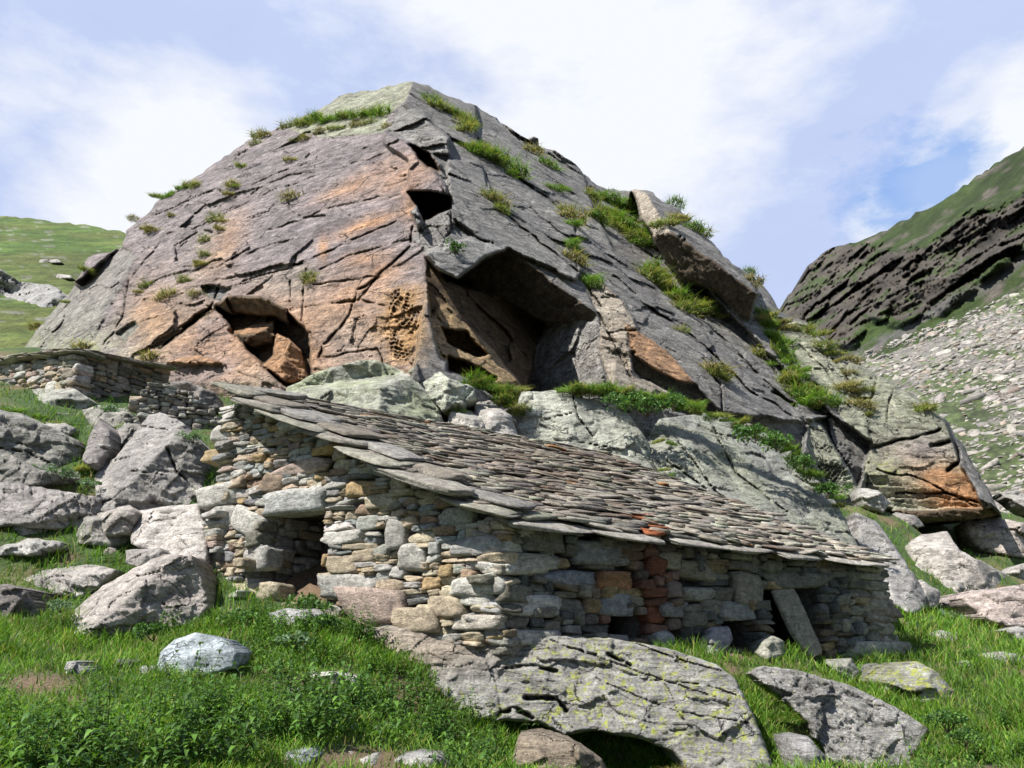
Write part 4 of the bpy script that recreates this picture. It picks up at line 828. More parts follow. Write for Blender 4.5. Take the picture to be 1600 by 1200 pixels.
def sc_col(u, v, pts):
    n = fbm(np.stack([u / 60, v / 22, u * 0], -1), 4, 27); n2 = fbm(pts / 2.5, 4, 28); c = np.zeros(u.shape + (4,)); ed = 455 + (1600 - u) * .30
    n5 = fbm(np.stack([u / 9, v / 4, u * 0], -1), 3, 29); grass = np.clip((n + .9 * n5 + .55 * soft(u, v, 1500, 650, 55, 60) + .5 * soft(u, v, 1560, 730, 60, 40) + .30 * soft(u, v, 1480, 600, 40, 20) + .5 * np.exp(-((v - ed) / 22) ** 2) + .03) * 6, 0, 1)[..., None]
    r = np.array((.24, .225, .20)) * (1 + 1.1 * n2[..., None]); g = np.array((.075, .11, .032)) * (1 + 1.2 * n2[..., None] + 2.2 * n5[..., None]); c[..., :3] = r * (1 - grass * .9) + g * grass * .9
    sh = np.clip(1 - (v - ed) / 30, 0, 1)[..., None] * 0; return c
SC = land('scree_slope', [(1325, 575), (1345, 568), (1400, 548), (1460, 528), (1530, 492), (1600, 448), (1700, 400), (2000, 260), (2250, 160), (2250, 1000), (1700, 930), (1560, 880), (1500, 830), (1400, 700)], [(None, sc)], 'sunlit scree slope with patches of grass at the right', None, sc_col, 2.5, (.5, 6), mat='far_rock', back=30, seed=8, edge=None)
MAT['far_rock']
rs = np.random.RandomState(33); N = 17000; uu = np.where(rs.uniform(0, 1, N) < .8, rs.uniform(1330, 1640, N), rs.uniform(1640, 2000, N)); vv = rs.uniform(300, 880, N)
inv = sc.inv(uu, vv); t = 1 / np.maximum(inv, 1e-3); pts = ray(uu, vv) * t[:, None]; n = fbm(np.stack([uu / 60, vv / 22, uu * 0], -1), 4, 27) + .5 * soft(uu, vv, 1500, 650, 55, 60) + .5 * soft(uu, vv, 1560, 730, 60, 40)
ok = (vv > 452 + (1600 - uu) * .40) & ((n < .04 + rs.uniform(-.15, .3, N)) | (rs.uniform(0, 1, N) < .22)) & (pts[:, 1] < 220); pts = pts[ok]; K = len(pts); dist = pts[:, 1]
for_i = np.array([SC.at(a, b) for a, b in zip(uu[ok], vv[ok])]); sz = rs.lognormal(0, .55, K) * (.16 + dist * .0030) * .36
ax = rs.normal(0, 1, (K, 3, 3)); ax[:, 2] = sc.n + rs.normal(0, .25, (K, 3)); ax[:, 2] /= np.linalg.norm(ax[:, 2], axis=1)[:, None]; ax[:, 0] -= ax[:, 2] * (ax[:, 0] * ax[:, 2]).sum(1)[:, None]; ax[:, 0] /= np.linalg.norm(ax[:, 0], axis=1)[:, None]; ax[:, 1] = np.cross(ax[:, 2], ax[:, 0])
half = np.stack([sz * rs.uniform(.8, 1.7, K), sz * rs.uniform(.7, 1.1, K), sz * rs.uniform(.25, .6, K)], 1)
V, Q, c = stone_batch(for_i, ax, half, pick(rs, [((.34, .32, .285), 4), ((.27, .255, .235), 3), ((.30, .25, .205), 1)], K), rs, 2, pw=14, tilt=.2)
tag(mesh_np('scree', V, Q, MAT['scree_rock'], None, c, False), 'pale loose stones scattered down the mountain slope', kind='stuff')
rs = np.random.RandomState(35); hh_ = [(40, 372), (22, 357), (98, 366), (130, 385), (60, 395), (150, 395), (30, 390), (110, 378)]
# ---------------------------------------------------------------- boulders, ledges and ruins
def autorock(name, label, cat, outline, Y, col=(.33, .325, .31), lich=.2, planes=None, bulge=1.6, step=2.5, seed=0, mat='boulder_rock', back=1.0, amp=.05, ang=12, per=26, led=.05, edge=(7, .10), colfun=None, group=None, rough=1.2, cracks=(), snap=False, fct=1.0):
    if outline[0][0] < 330 and 640 < max(p[1] for p in outline) < 892 and Y < 17 and not snap: Y -= .32
    if snap:
        oo = np.array(outline, float); q, ht = ghit(np.array([oo[:, 0].mean()]), np.array([oo[:, 1].max() - 3.0]))
        if ht[0]: Y = q[0, 1] + .12
    ol = np.array([p[:2] for p in outline], float); cx, cy = (ol.min(0) + ol.max(0)) / 2; ex, ey = (ol.max(0) - ol.min(0)) / 2; rng = np.random.RandomState(seed + 5)
    if planes is None:
        planes = [(-.05 + rng.normal(0, .15), -.40, .9, 0, -.35), (-.55, -.75, .35, -.25, .1), (.60, -.72, .25, .30, .1), (rng.normal(0, .2), -.95, .25, 0, .3)]
    PL = [Pl(P(cx + ex * p[3], cy + ey * p[4], Y), p[:3]) for p in planes]
    t0 = float(P(cx, cy, Y)[1] / ray(cx, cy)[1])
    def tf(u, v):
        t = np.full(u.shape, 0.0)
        ww = np.stack([u / 30, v / 30, u * 0 + seed], -1); uu = u + 8 * fbm(ww, 2, seed + 1); vv = v + 8 * fbm(ww, 2, seed + 2)
        for p in PL:
            iv = p.inv(uu, vv); t = np.maximum(t, np.where(iv > 1e-4, 1 / np.maximum(iv, 1e-4), 1e3))
        t = np.minimum(t, t0 + bulge); pts = ray(u, v) * t[..., None]; s = Y / 12.0
        t = t + ledges(u, v, None, ang, per, led * s, seed + 21) + .5 * ledges(u, v, None, ang + 10, per * .4, led * s, seed + 22)
        t = t + s * (4.0 * amp * fbm(pts / (.9 * s), 3, seed + 31) + 1.3 * amp * fbm(pts / (.22 * s), 4, seed + 32))
        wf = pts + np.stack([fbm(pts / (.5 * s), 2, seed), fbm(pts / (.5 * s), 2, seed + 1), fbm(pts / (.5 * s), 2, seed + 2)], -1) * .3 * s
        t = t + fct * s * (.13 * facets(wf / (s * np.array([1.5, 1.2, .7])), seed) + .05 * facets(wf / (s * np.array([.5, .45, .25])), seed + 3) + .018 * facets(wf / (s * np.array([.18, .16, .1])), seed + 6))
        for pl, wd, dep in cracks:
            ds, _, _ = dist_line(u + 4 * fbm(ww * 2, 2, 6), v + 4 * fbm(ww * 2, 2, 7), pl); t = t + dep * np.clip(1.3 - ds / (wd * .45), 0, 1) * np.clip(.8 + 3 * fbm(ww * 4 + 5, 2, 8), 0, 1.3)
        return t
    def cf(u, v, pts):
        n1 = fbm(pts / (Y * .06), 4, seed + 50); c = np.zeros(u.shape + (4,)); c[..., :3] = 1.12 * np.array(col) * (1 + .55 * n1)[..., None]; c[..., 3] = lich
        if colfun: colfun(u, v, pts, c, n1)
        return c
    R = relief(name, outline, tf, step, back, mat, cf, edge, rough, seed)
    tag(R.o, label, cat, group); return R
PG = (.37, .355, .335)
RK = {}
def lime_cf(col2, k=1.0):
    def f(u, v, pts, c, n1):
        w_ = np.clip(n1 * 3.5 + .35, 0, 1)[..., None] * k; c[..., :3] = c[..., :3] * (1 - w_) + np.array(col2) * w_
    return f
# behind the roof
autorock('boulder', 'rounded lichen-green boulder rising just behind the ridge of the hut roof', 'boulder', [(440, 640), (448, 605), (500, 580), (560, 563), (590, 563), (640, 585), (685, 628), (700, 680), (600, 700), (450, 660)], 15.9, (.34, .34, .30), .55,
         [(-.15, -.5, .86, 0, -.3), (-.35, -.85, .4, -.1, .2), (.5, -.75, .42, .25, -.1)], seed=3, back=1.4, step=2, colfun=lime_cf((.31, .34, .21), .8))
autorock('boulder', 'angular lichen-spotted boulder wedged between the green boulder and the overhang', 'boulder', [(638, 580), (650, 570), (680, 572), (700, 590), (740, 605), (745, 625), (690, 640), (660, 612)], 16.6, (.36, .37, .30), .6,
         [(-.2, -.5, .86, 0, -.3), (-.4, -.85, .3, -.1, .2), (.5, -.8, .2, .3, .1)], seed=4, step=2)
autorock('boulder', 'small split rock half hidden under grass behind the roof', 'boulder', [(740, 630), (765, 625), (800, 650), (812, 690), (770, 690), (745, 665)], 16.6, (.38, .36, .33), .1, None, seed=5, step=2)
autorock('boulder', 'flat pale stone resting on the roof edge behind the hut', 'boulder', [(700, 640), (745, 642), (760, 668), (735, 684), (700, 676)], 16.3, (.4, .38, .34), .1, None, seed=6, step=2)
autorock('rock_slab', 'pale lichened rock face split by a vertical joint, behind the middle of the roof', 'rock face', [(808, 700), (806, 640), (815, 612), (880, 610), (905, 622), (955, 622), (985, 650), (1010, 685), (1030, 740), (1050, 800), (900, 780)], 17.1, (.36, .365, .32), .35,
         [(-.25, -.86, .45, -.6, 0), (.15, -.9, .4, .1, 0), (.45, -.8, .4, .5, 0)], bulge=2.5, seed=7, step=2, back=2, led=.05, per=34, ang=4, colfun=lime_cf((.33, .345, .26), .5), cracks=[([(896, 620), (905, 655), (925, 680)], 2.4, .3), ([(840, 660), (880, 648), (897, 644)], 1.5, .15), ([(905, 690), (960, 700)], 1.5, .2)])
autorock('rock_slab', 'long dark wet rock slab slanting down behind the right end of the roof', 'rock face', [(1000, 700), (1030, 655), (1100, 645), (1180, 665), (1250, 715), (1310, 790), (1345, 862), (1372, 910), (1300, 900), (1180, 850), (1050, 760)], 16.6, (.245, .25, .225), .45,
         [(.30, -.62, .72, 0, 0), (-.05, -.75, .66, -.4, -.2)], bulge=4, seed=8, step=2, back=2.5, led=.16, per=30, ang=46, colfun=lime_cf((.27, .29, .20), .55),
         cracks=[([(1060, 690), (1120, 770), (1190, 820)], 3, .3), ([(1110, 660), (1150, 740), (1230, 800)], 3, .3), ([(1040, 720), (1100, 760), (1150, 800)], 2.5, .3)])
autorock('rock_slab', 'smooth grey slab descending to the grass beyond the right corner of the hut', 'rock face', [(1335, 800), (1370, 815), (1410, 870), (1450, 930), (1445, 952), (1425, 962), (1395, 945), (1375, 890), (1345, 868)], 17.5, (.31, .30, .285), .15, [(.15, -.65, .74, 0, 0), (.6, -.7, .4, .5, 0)], seed=9, step=2.5, ang=55, led=.06, back=2)
autorock('boulder', 'broad pale boulder on the slope above the right-hand meadow', 'boulder', [(1420, 850), (1440, 835), (1480, 830), (1500, 860), (1550, 885), (1580, 900), (1570, 925), (1500, 925), (1450, 915), (1425, 890)], 24, (.40, .37, .335), .05, None, seed=10, snap=True)
autorock('boulder', 'pinkish boulder under the right buttress of the outcrop', 'boulder', [(1505, 815), (1560, 810), (1600, 816), (1640, 850), (1600, 872), (1540, 862), (1515, 845)], 27, (.40, .35, .31), .05, None, seed=11)
autorock('boulder', 'large tilted pink-brown boulder with a dark hollow beneath it, right of the meadow', 'boulder', [(1500, 935), (1520, 922), (1560, 920), (1640, 905), (1680, 960), (1650, 995), (1580, 982), (1540, 968)], 17, (.40, .34, .31), .1, [(-.3, -.6, .74, 0, 0), (.2, -.95, .1, .2, .6)], seed=12, snap=True, back=1.6)
autorock('boulder', 'small pale rock in front of the hollow of the tilted boulder', 'boulder', [(1450, 905), (1480, 900), (1540, 905), (1560, 918), (1530, 925), (1480, 930), (1455, 922)], 20, (.40, .38, .35), .05, None, seed=13, snap=True)
autorock('boulder', 'grey rock at the foot of the slab, behind the hut corner', 'boulder', [(1415, 925), (1440, 905), (1470, 925), (1465, 950), (1430, 958)], 18.6, (.36, .34, .31), .1, None, seed=131, snap=True)
for i, (pl, Y, lab) in enumerate([
    ([(1447, 990), (1470, 984), (1498, 988), (1512, 1000), (1500, 1010), (1460, 1006)], 14.5, 'flat light stone in the meadow nearest the hut corner'),
    ([(1528, 1024), (1560, 1018), (1610, 1026), (1620, 1040), (1560, 1042)], 13.4, 'long flat stone lying in the meadow grass'),
    ([(1488, 1038), (1510, 1032), (1536, 1038), (1530, 1048), (1495, 1048)], 12.7, 'small flat stone in the meadow, the lowest of the flat ones'),
    ([(1565, 985), (1590, 978), (1640, 990), (1640, 1010), (1590, 1004)], 14.6, 'pale angular stone below the tilted pink-brown boulder'),
    ([(1556, 1175), (1580, 1168), (1598, 1186), (1580, 1194)], 7.6, 'small grey stone low in the right-hand grass')]):
    autorock('stone', lab, 'stone', pl, Y, PG, .1, None, bulge=.7, seed=20 + i, snap=True, step=2.5, back=.5, amp=.03)
autorock('boulder', 'grey boulder spotted with yellow-green lichen against the right foot of the hut', 'boulder', [(1378, 1092), (1384, 1062), (1400, 1042), (1432, 1033), (1462, 1048), (1490, 1078), (1498, 1100), (1484, 1106), (1440, 1100), (1395, 1100)], 12.2, (.34, .34, .30), 1.0,
         [(-.25, -.55, .8, 0, -.1), (.55, -.7, .45, .35, 0), (-.2, -.95, .15, 0, .75)], seed=30, snap=True, back=1.0, step=2, mat='slab_rock', amp=.03)
# the great slabs the hut stands on
FS = Pl(P(820, 992, 9.75), (-.08, -.52, .85))
def slab_cf(u, v, pts, c, n1):
    w_ = np.clip(soft(u, v, 640, 1010, 130, 40) * 1.3, 0, 1)[..., None]; c[..., :3] = c[..., :3] * (1 - w_) + np.array((.38, .325, .265)) * w_
    c[..., 3] = np.clip(.85 - soft(u, v, 620, 1020, 150, 60), 0, 1)
autorock('rock_slab', 'massive grey bedrock slab with yellow-green lichen that the corner of the hut stands on', 'rock slab',
         [(545, 985), (600, 978), (700, 975), (760, 985), (860, 992), (960, 998), (1040, 1012), (1120, 1038), (1150, 1062), (1180, 1120), (1215, 1215), (1205, 1240), (1110, 1240), (1070, 1200), (1050, 1175), (1000, 1155), (930, 1142), (880, 1150), (840, 1130), (760, 1125), (715, 1130), (690, 1100), (640, 1060), (575, 1020)],
         9.7, (.33, .325, .30), .7, [(-.08, -.55, .83, 0, -.95), (-.1, -.75, .66, .1, -.2)], bulge=3, seed=33, step=1.8, mat='slab_rock', back=1.5, ang=12, per=22, led=.06, amp=.035, edge=(8, .2), colfun=slab_cf,
         cracks=[([(790, 1043), (830, 1040), (870, 1048)], 6, .22), ([(822, 1090), (870, 1092), (885, 1110)], 9, .3), ([(775, 1120), (800, 1108), (830, 1120)], 10, .3), ([(890, 1012), (930, 1022)], 4, .15), ([(950, 1022), (985, 1040)], 6, .2), ([(980, 1000), (1060, 1030), (1130, 1050)], 2, .15),
                 ([(1000, 1060), (1100, 1070), (1150, 1085)], 2, .12), ([(860, 1000), (1000, 1050), (1120, 1090)], 1.8, .10), ([(930, 1060), (1050, 1110), (1170, 1130)], 1.8, .10)])
autorock('rock', 'recessed bedrock under the great slab, coloured dark for the shade there', 'rock', [(700, 1100), (800, 1110), (900, 1125), (1060, 1150), (1130, 1205), (1130, 1260), (800, 1260), (740, 1180)], 10.9, (.10, .095, .08), .0, [(.0, -.9, .4, 0, 0)], seed=34, mat='slab_rock', back=1.5, led=.1)  # dark colour carries the shade of the cavity under the slab
autorock('rock', 'brown rock at the foot of the great slab, behind the nettles', 'rock', [(810, 1150), (850, 1145), (900, 1160), (940, 1185), (960, 1230), (820, 1240), (800, 1190)], 7.9, (.29, .24, .18), .1, None, seed=35, mat='slab_rock', back=.8, amp=.03)
autorock('rock_slab', 'rough ribbed grey slab slanting down to the right below the grassy hump', 'rock slab', [(1172, 1052), (1195, 1040), (1250, 1048), (1330, 1072), (1400, 1105), (1452, 1140), (1430, 1185), (1400, 1240), (1300, 1240), (1290, 1180), (1262, 1130), (1215, 1085)],
         10.0, (.34, .33, .31), .55, [(.05, -.55, .83, 0, -.5), (.25, -.8, .5, .1, .3)], bulge=2.5, seed=36, step=2, mat='slab_rock', back=1.5, ang=24, per=15, led=.09, amp=.04)
autorock('rock_slab', 'narrow pale slab between the two great slabs, in the grass', 'rock slab', [(1232, 1152), (1262, 1150), (1290, 1180), (1300, 1240), (1250, 1240), (1240, 1190)], 8.9, (.36, .35, .34), .2, None, seed=37, step=2.5, mat='slab_rock', amp=.03)
# lower left
autorock('boulder', 'big pinkish-grey boulder leaning against the left end of the hut', 'boulder', [(92, 985), (120, 950), (160, 915), (215, 885), (255, 866), (300, 868), (318, 900), (328, 950), (300, 985), (240, 1000), (150, 1000)], 11.3, (.40, .365, .335), .05,
         [(-.45, -.6, .66, -.1, 0), (.35, -.9, .2, .05, 0), (-.2, -.5, .84, -.2, -.6)], seed=40, back=1.4, step=2, amp=.03, ang=-30, cracks=[([(240, 930), (262, 950), (300, 945)], 2, .1)])
autorock('boulder', 'flat-topped pale rock left of the big leaning boulder', 'boulder', [(20, 912), (32, 898), (60, 886), (110, 880), (150, 883), (182, 890), (170, 905), (150, 925), (120, 938), (60, 925), (28, 920)], 12.4, (.40, .375, .345), .05,
         [(-.1, -.42, .9, 0, -.1), (.3, -.9, .25, .3, .4), (-.3, -.93, .1, -.2, .5)], seed=41, step=2, amp=.025)
autorock('boulder', 'dark brown-grey rock at the left edge of the lower meadow', 'boulder', [(-30, 918), (10, 912), (45, 925), (62, 955), (58, 985), (-30, 990)], 11.4, (.22, .20, .185), 0, [(.2, -.85, .45, 0, 0), (.6, -.8, .1, .2, 0)], seed=42)
autorock('boulder', 'pale blue-grey boulder lying among the nettles in the foreground', 'boulder', [(244, 1050), (250, 1020), (275, 998), (305, 988), (345, 998), (374, 1020), (366, 1044), (320, 1060), (270, 1064)], 8.4, (.38, .43, .45), 0,
         [(-.15, -.6, .78, 0, 0), (.4, -.7, .5, .4, 0), (0, -.97, .2, 0, .6)], seed=43, snap=True, step=2, amp=.015, led=.01, fct=.5, back=.6, bulge=.8)
small = [([(450, 1056), (480, 1048), (530, 1050), (560, 1058), (555, 1072), (500, 1070), (455, 1070)], 8.0, 'long pale stone sunk in the path below the doorway', (.42, .41, .38)),
         ([(412, 1018), (440, 1012), (462, 1022), (450, 1034), (420, 1032)], 9.0, 'white-grey stone just below the hut doorway', (.45, .44, .41)),
         ([(428, 1002), (440, 998), (450, 1005), (440, 1012), (430, 1010)], 9.3, 'small whitish stone resting beside the bushy plant by the door', (.5, .48, .42)),
         ([(434, 1188), (450, 1174), (478, 1172), (494, 1184), (480, 1200), (450, 1206)], 5.5, 'blue-grey flat stone on bare soil at the bottom edge', (.36, .39, .40)),
         ([(604, 1200), (620, 1184), (650, 1178), (690, 1182), (708, 1196), (690, 1214), (610, 1214)], 5.9, 'rough grey rock cut off by the bottom edge, right of the bare soil', (.38, .37, .35)),
         ([(553, 1198), (562, 1186), (582, 1184), (592, 1196), (580, 1206), (556, 1206)], 5.7, 'fist-sized grey stone on bare soil near the bottom edge', (.40, .38, .35)),
         ([(536, 1180), (546, 1172), (558, 1178), (554, 1188), (538, 1188)], 5.9, 'little stone above the fist-sized one on the bare soil', (.42, .38, .33)),
         ([(98, 1050), (104, 1034), (118, 1032), (136, 1046), (130, 1058), (106, 1060)], 7.6, 'grey lichen-flecked stone in the left grass', (.38, .38, .35)),
         ([(174, 1040), (182, 1030), (200, 1030), (208, 1044), (196, 1052), (178, 1050)], 8.0, 'dark stone in the grass left of the blue-grey boulder', (.16, .15, .15)),
         ([(210, 1050), (222, 1040), (240, 1042), (246, 1056), (228, 1064)], 8.0, 'pale chip of rock touching the blue-grey boulder', (.42, .42, .40)),
         ([(262, 1140), (270, 1122), (290, 1118), (302, 1134), (296, 1150), (270, 1152)], 6.3, 'mottled grey stone half buried by leaves in the foreground', (.30, .30, .29)),
         ([(418, 1115), (430, 1094), (448, 1096), (456, 1112), (440, 1122)], 7.0, 'tan stone among the foreground leaves', (.40, .35, .28)),
         ([(440, 1082), (455, 1076), (470, 1084), (460, 1092), (444, 1092)], 7.3, 'small blue stone beneath the long pale stone', (.40, .42, .42)),
         ([(580, 1140), (592, 1130), (604, 1140), (602, 1158), (584, 1156)], 6.7, 'grey stone at the foot of the leafy bank', (.33, .31, .30)),
         ([(138, 862), (150, 852), (180, 854), (190, 864), (170, 872), (142, 870)], 13.3, 'small brown-grey stone on the grass ledge above the flat-topped rock', (.34, .31, .27)),
         ([(420, 958), (450, 950), (500, 952), (515, 966), (500, 984), (430, 984)], 11.3, 'doorstep stone below the hut doorway', (.36, .36, .35))]
for i, (pl, Y, lab, cc) in enumerate(small): autorock('stone', lab, 'stone', pl, Y, cc, .05, None, bulge=.5, seed=60 + i, snap=True, step=1.8, back=.35, amp=.02, led=.015, edge=(5, .06))
# left hillside
autorock('rock_ledge', 'shaded dark rock block with grass on its top, at the far left under the ruin', 'rock ledge', [(-30, 650), (0, 640), (40, 648), (90, 672), (125, 690), (128, 735), (100, 760), (60, 745), (-30, 730)], 15.0, (.23, .225, .20), .35,
         [(.25, -.85, .45, 0, 0), (.6, -.75, .2, .3, 0)], seed=70, back=1.6, ang=12, led=.1, cracks=[([(0, 700), (40, 706), (80, 725)], 3, .2)])
autorock('boulder', 'large pale foundation boulder beneath the ruined wall', 'boulder', [(20, 612), (60, 606), (110, 604), (140, 622), (138, 640), (120, 650), (80, 642), (40, 636)], 17.2, (.35, .35, .31), .35, [(-.2, -.6, .78, -.1, -.2), (.4, -.9, .0, .3, .2)], seed=71, back=1.5)
autorock('rock', 'dark leaning rock fin on the left hillside', 'rock', [(128, 720), (140, 680), (155, 652), (172, 672), (178, 700), (160, 720), (150, 735)], 15.2, (.27, .25, .235), .05, [(-.1, -.9, .4, 0, 0), (.5, -.8, .3, .3, 0)], seed=72)
autorock('rock', 'pyramid-shaped pale rock with lichen, left of the hut', 'rock', [(150, 800), (148, 740), (180, 715), (200, 690), (232, 648), (250, 644), (285, 660), (318, 695), (318, 770), (300, 790), (255, 800), (190, 806)], 14.6, (.31, .295, .275), .25,
         [(-.35, -.75, .56, -.1, 0), (.5, -.82, .25, .15, 0), (-.1, -.5, .85, -.2, -.6)], seed=73, back=1.8, step=2, ang=10, led=.08, per=40, cracks=[([(215, 665), (262, 672)], 2, .2), ([(200, 735), (260, 742)], 2, .15), ([(262, 700), (275, 735), (290, 750)], 5, .25)])
autorock('rock_ledge', 'low broken rock band across the grassy bank at the left', 'rock ledge', [(-30, 752), (30, 755), (100, 768), (160, 778), (165, 800), (150, 822), (90, 828), (20, 822), (-30, 825)], 14.0, (.30, .28, .265), .05, [(-.05, -.85, .5, 0, 0), (.5, -.85, .1, .4, 0)], seed=74, ang=80, led=.14, per=22)
autorock('rock', 'warm grey rock face directly against the left wall of the hut', 'rock', [(196, 800), (250, 792), (312, 786), (322, 830), (325, 880), (290, 875), (240, 865), (205, 850)], 13.4, (.42, .39, .36), .05, [(-.2, -.85, .5, 0, 0), (-.5, -.7, .5, -.4, 0)], seed=75)
autorock('rock_ledge', 'flat grey ledge at the left edge above the lower boulders', 'rock ledge', [(-30, 842), (40, 840), (95, 846), (98, 858), (60, 868), (-30, 870)], 13.2, (.33, .32, .30), .05, None, seed=76)
autorock('rock_ledge', 'tilted grey rock strata at the far left below the green hill', 'rock ledge', [(-60, 440), (0, 420), (30, 440), (80, 445), (120, 470), (150, 480), (140, 520), (80, 545), (40, 560), (-60, 540)], 46, (.29, .285, .275), .15, [(-.2, -.75, .6, 0, 0), (.3, -.8, .5, .2, 0)], bulge=4, seed=77, ang=24, led=.25, per=16, back=5)
autorock('rock', 'small pale rock outcrop in the grass of the left hill', 'rock', [(60, 416), (62, 406), (90, 405), (110, 418), (100, 424), (75, 422)], float(ray(85, 415)[1] / hl.inv(85, 415)), (.38, .37, .34), .1, None, seed=78, step=2)
autorock('rock', 'pale rock slab at the bottom of the left hill beside the outcrop', 'rock', [(86, 436), (90, 428), (110, 430), (124, 445), (115, 450), (95, 444)], float(ray(105, 440)[1] / hl.inv(105, 440)), (.40, .38, .35), .1, None, seed=79, step=2)
# the dry-stone ruin, two faces meeting at a corner
rc = np.random.RandomState(21)
def xy(u, v, Y): p = P(u, v, Y); return (p[0], p[1])
K0 = xy(112, 600, 17.6); K1 = xy(-70, 600, 20.2); K2 = xy(262, 600, 20.0)
RU = empty('stone_ruin', (K0[0], K0[1], 0), label='ruined dry-stone building with flat cap slabs on the slope at the left', cat='stone ruin'); ROFF = np.array([K0[0], K0[1], 0])
wl = Wall(K0, K1, (-1, -1)); wr_ = Wall(K0, K2, (1, -1))
def rpart(name, vqc, mat='wall_stone', smooth=True): V, Q, c = vqc; return mesh_np(name, V - ROFF, Q, MAT[mat], RU, c, False)
zt = wl.px(112, 555)[1]; ztl = wl.px(-10, 572)[1]; sl_ = wl.px(-10, 572)[0]; ztr = wr_.px(258, 578)[1]; zb = wl.px(112, 640)[1]
tl_ = lambda a: zt + (ztl - zt) * a / sl_; tr_ = lambda a: zt + (ztr - zt) * a / wr_.L; bb = lambda a: zb - 1.0
rpart('left_wall', wall_stones(wl, rc, bb, tl_, [], [(GR, 2), (TAN, 2), (PK, 1), (LG, 1)], depth=.2, hr=(.12, .3), wr=(.3, .8)))
rpart('right_wall', wall_stones(wr_, rc, bb, tr_, [], [((.30, .27, .22), 3), (FG_SHADE, 2), ((.33, .25, .16), 1)], depth=.2, hr=(.12, .3), wr=(.3, .8)))  # darker stones, the shade of this side put into their colour
core = []
core_slope(wl, .1, wl.L, zb - 2, zt - .1, tl_(wl.L) - .1, -1.0, -.15); core_slope(wr_, .1, wr_.L - .05, zb - 2, zt - .1, ztr - .1, -1.0, -.15); rpart('wall_core', merge(core), smooth=False)
cen = []; axs = []; hf = []; cl = []
for wq, tf_, Lq in ((wl, tl_, wl.L), (wr_, tr_, wr_.L)):
    a = -.2
    while a < Lq - .6:
        ln = rc.uniform(.5, 1.0)
        for lay in range(2):
            x = wq.d + Z3 * rc.normal(0, .06) + Z3 * (tf_(1) - tf_(0)); x /= np.linalg.norm(x); y = wq.n + Z3 * rc.normal(0, .04); y -= x * (x @ y); y /= np.linalg.norm(y)
            cen.append(wq.pt(a + ln / 2 + lay * .25, tf_(a + ln / 2) + .05 + .075 * lay, -.2)); axs.append(np.stack([x, y, np.cross(x, y)])); hf.append((ln / 2 * 1.1, .42, .035)); cl.append(pick(rc, palR, 1)[0] * 1.05)
        a += ln * .85
rpart('cap_slabs', stone_batch(cen, axs, hf, cl, rc, 5, chamfer=(.85, 1.35), pw=14, nz=.05, tilt=.05, lich=.3), 'roof_stone', False)
# low tumbled wall in front of it
T0 = xy(205, 640, 16.0); T1 = xy(345, 650, 16.6); lw = Wall(T0, T1, (0, -1)); h0 = lw.px(270, 690)[1]
def lt(a): u, v = proj(lw.pt(a, 4)); return lw.px(270, float(np.interp(u, [200, 215, 240, 300, 340], [632, 612, 600, 612, 650])))[1]
vq = wall_stones(lw, rc, lambda a: h0 - .6, lt, [], [((.36, .35, .31), 3), ((.27, .25, .21), 2), (TAN, 1)], depth=.22, proj_=.12, hr=(.07, .2), wr=(.18, .5), n=5, nz=.07)
core = []; core_slope(lw, .1, lw.L - .1, h0 - 2, lt(.1) - .2, lt(lw.L - .1) - .2, -.6, -.15); m2 = merge([vq, merge(core)])
tag(mesh_np('drystone_wall', *m2[:2], MAT['wall_stone'], None, m2[2], True), 'low tumbled dry-stone wall between the ruin and the hut', 'stone wall')

q_ = cliff.at(838, 232)
autorock('boulder', 'small dark boulder perched on the right skyline of the outcrop', 'boulder', [(822, 222), (826, 216), (834, 213), (841, 216), (842, 224), (836, 229), (826, 228)], float(q_[1]) - .3, (.24, .235, .22), .0, None, bulge=.8, seed=90, step=1.5, back=1.0, edge=(3, .1))

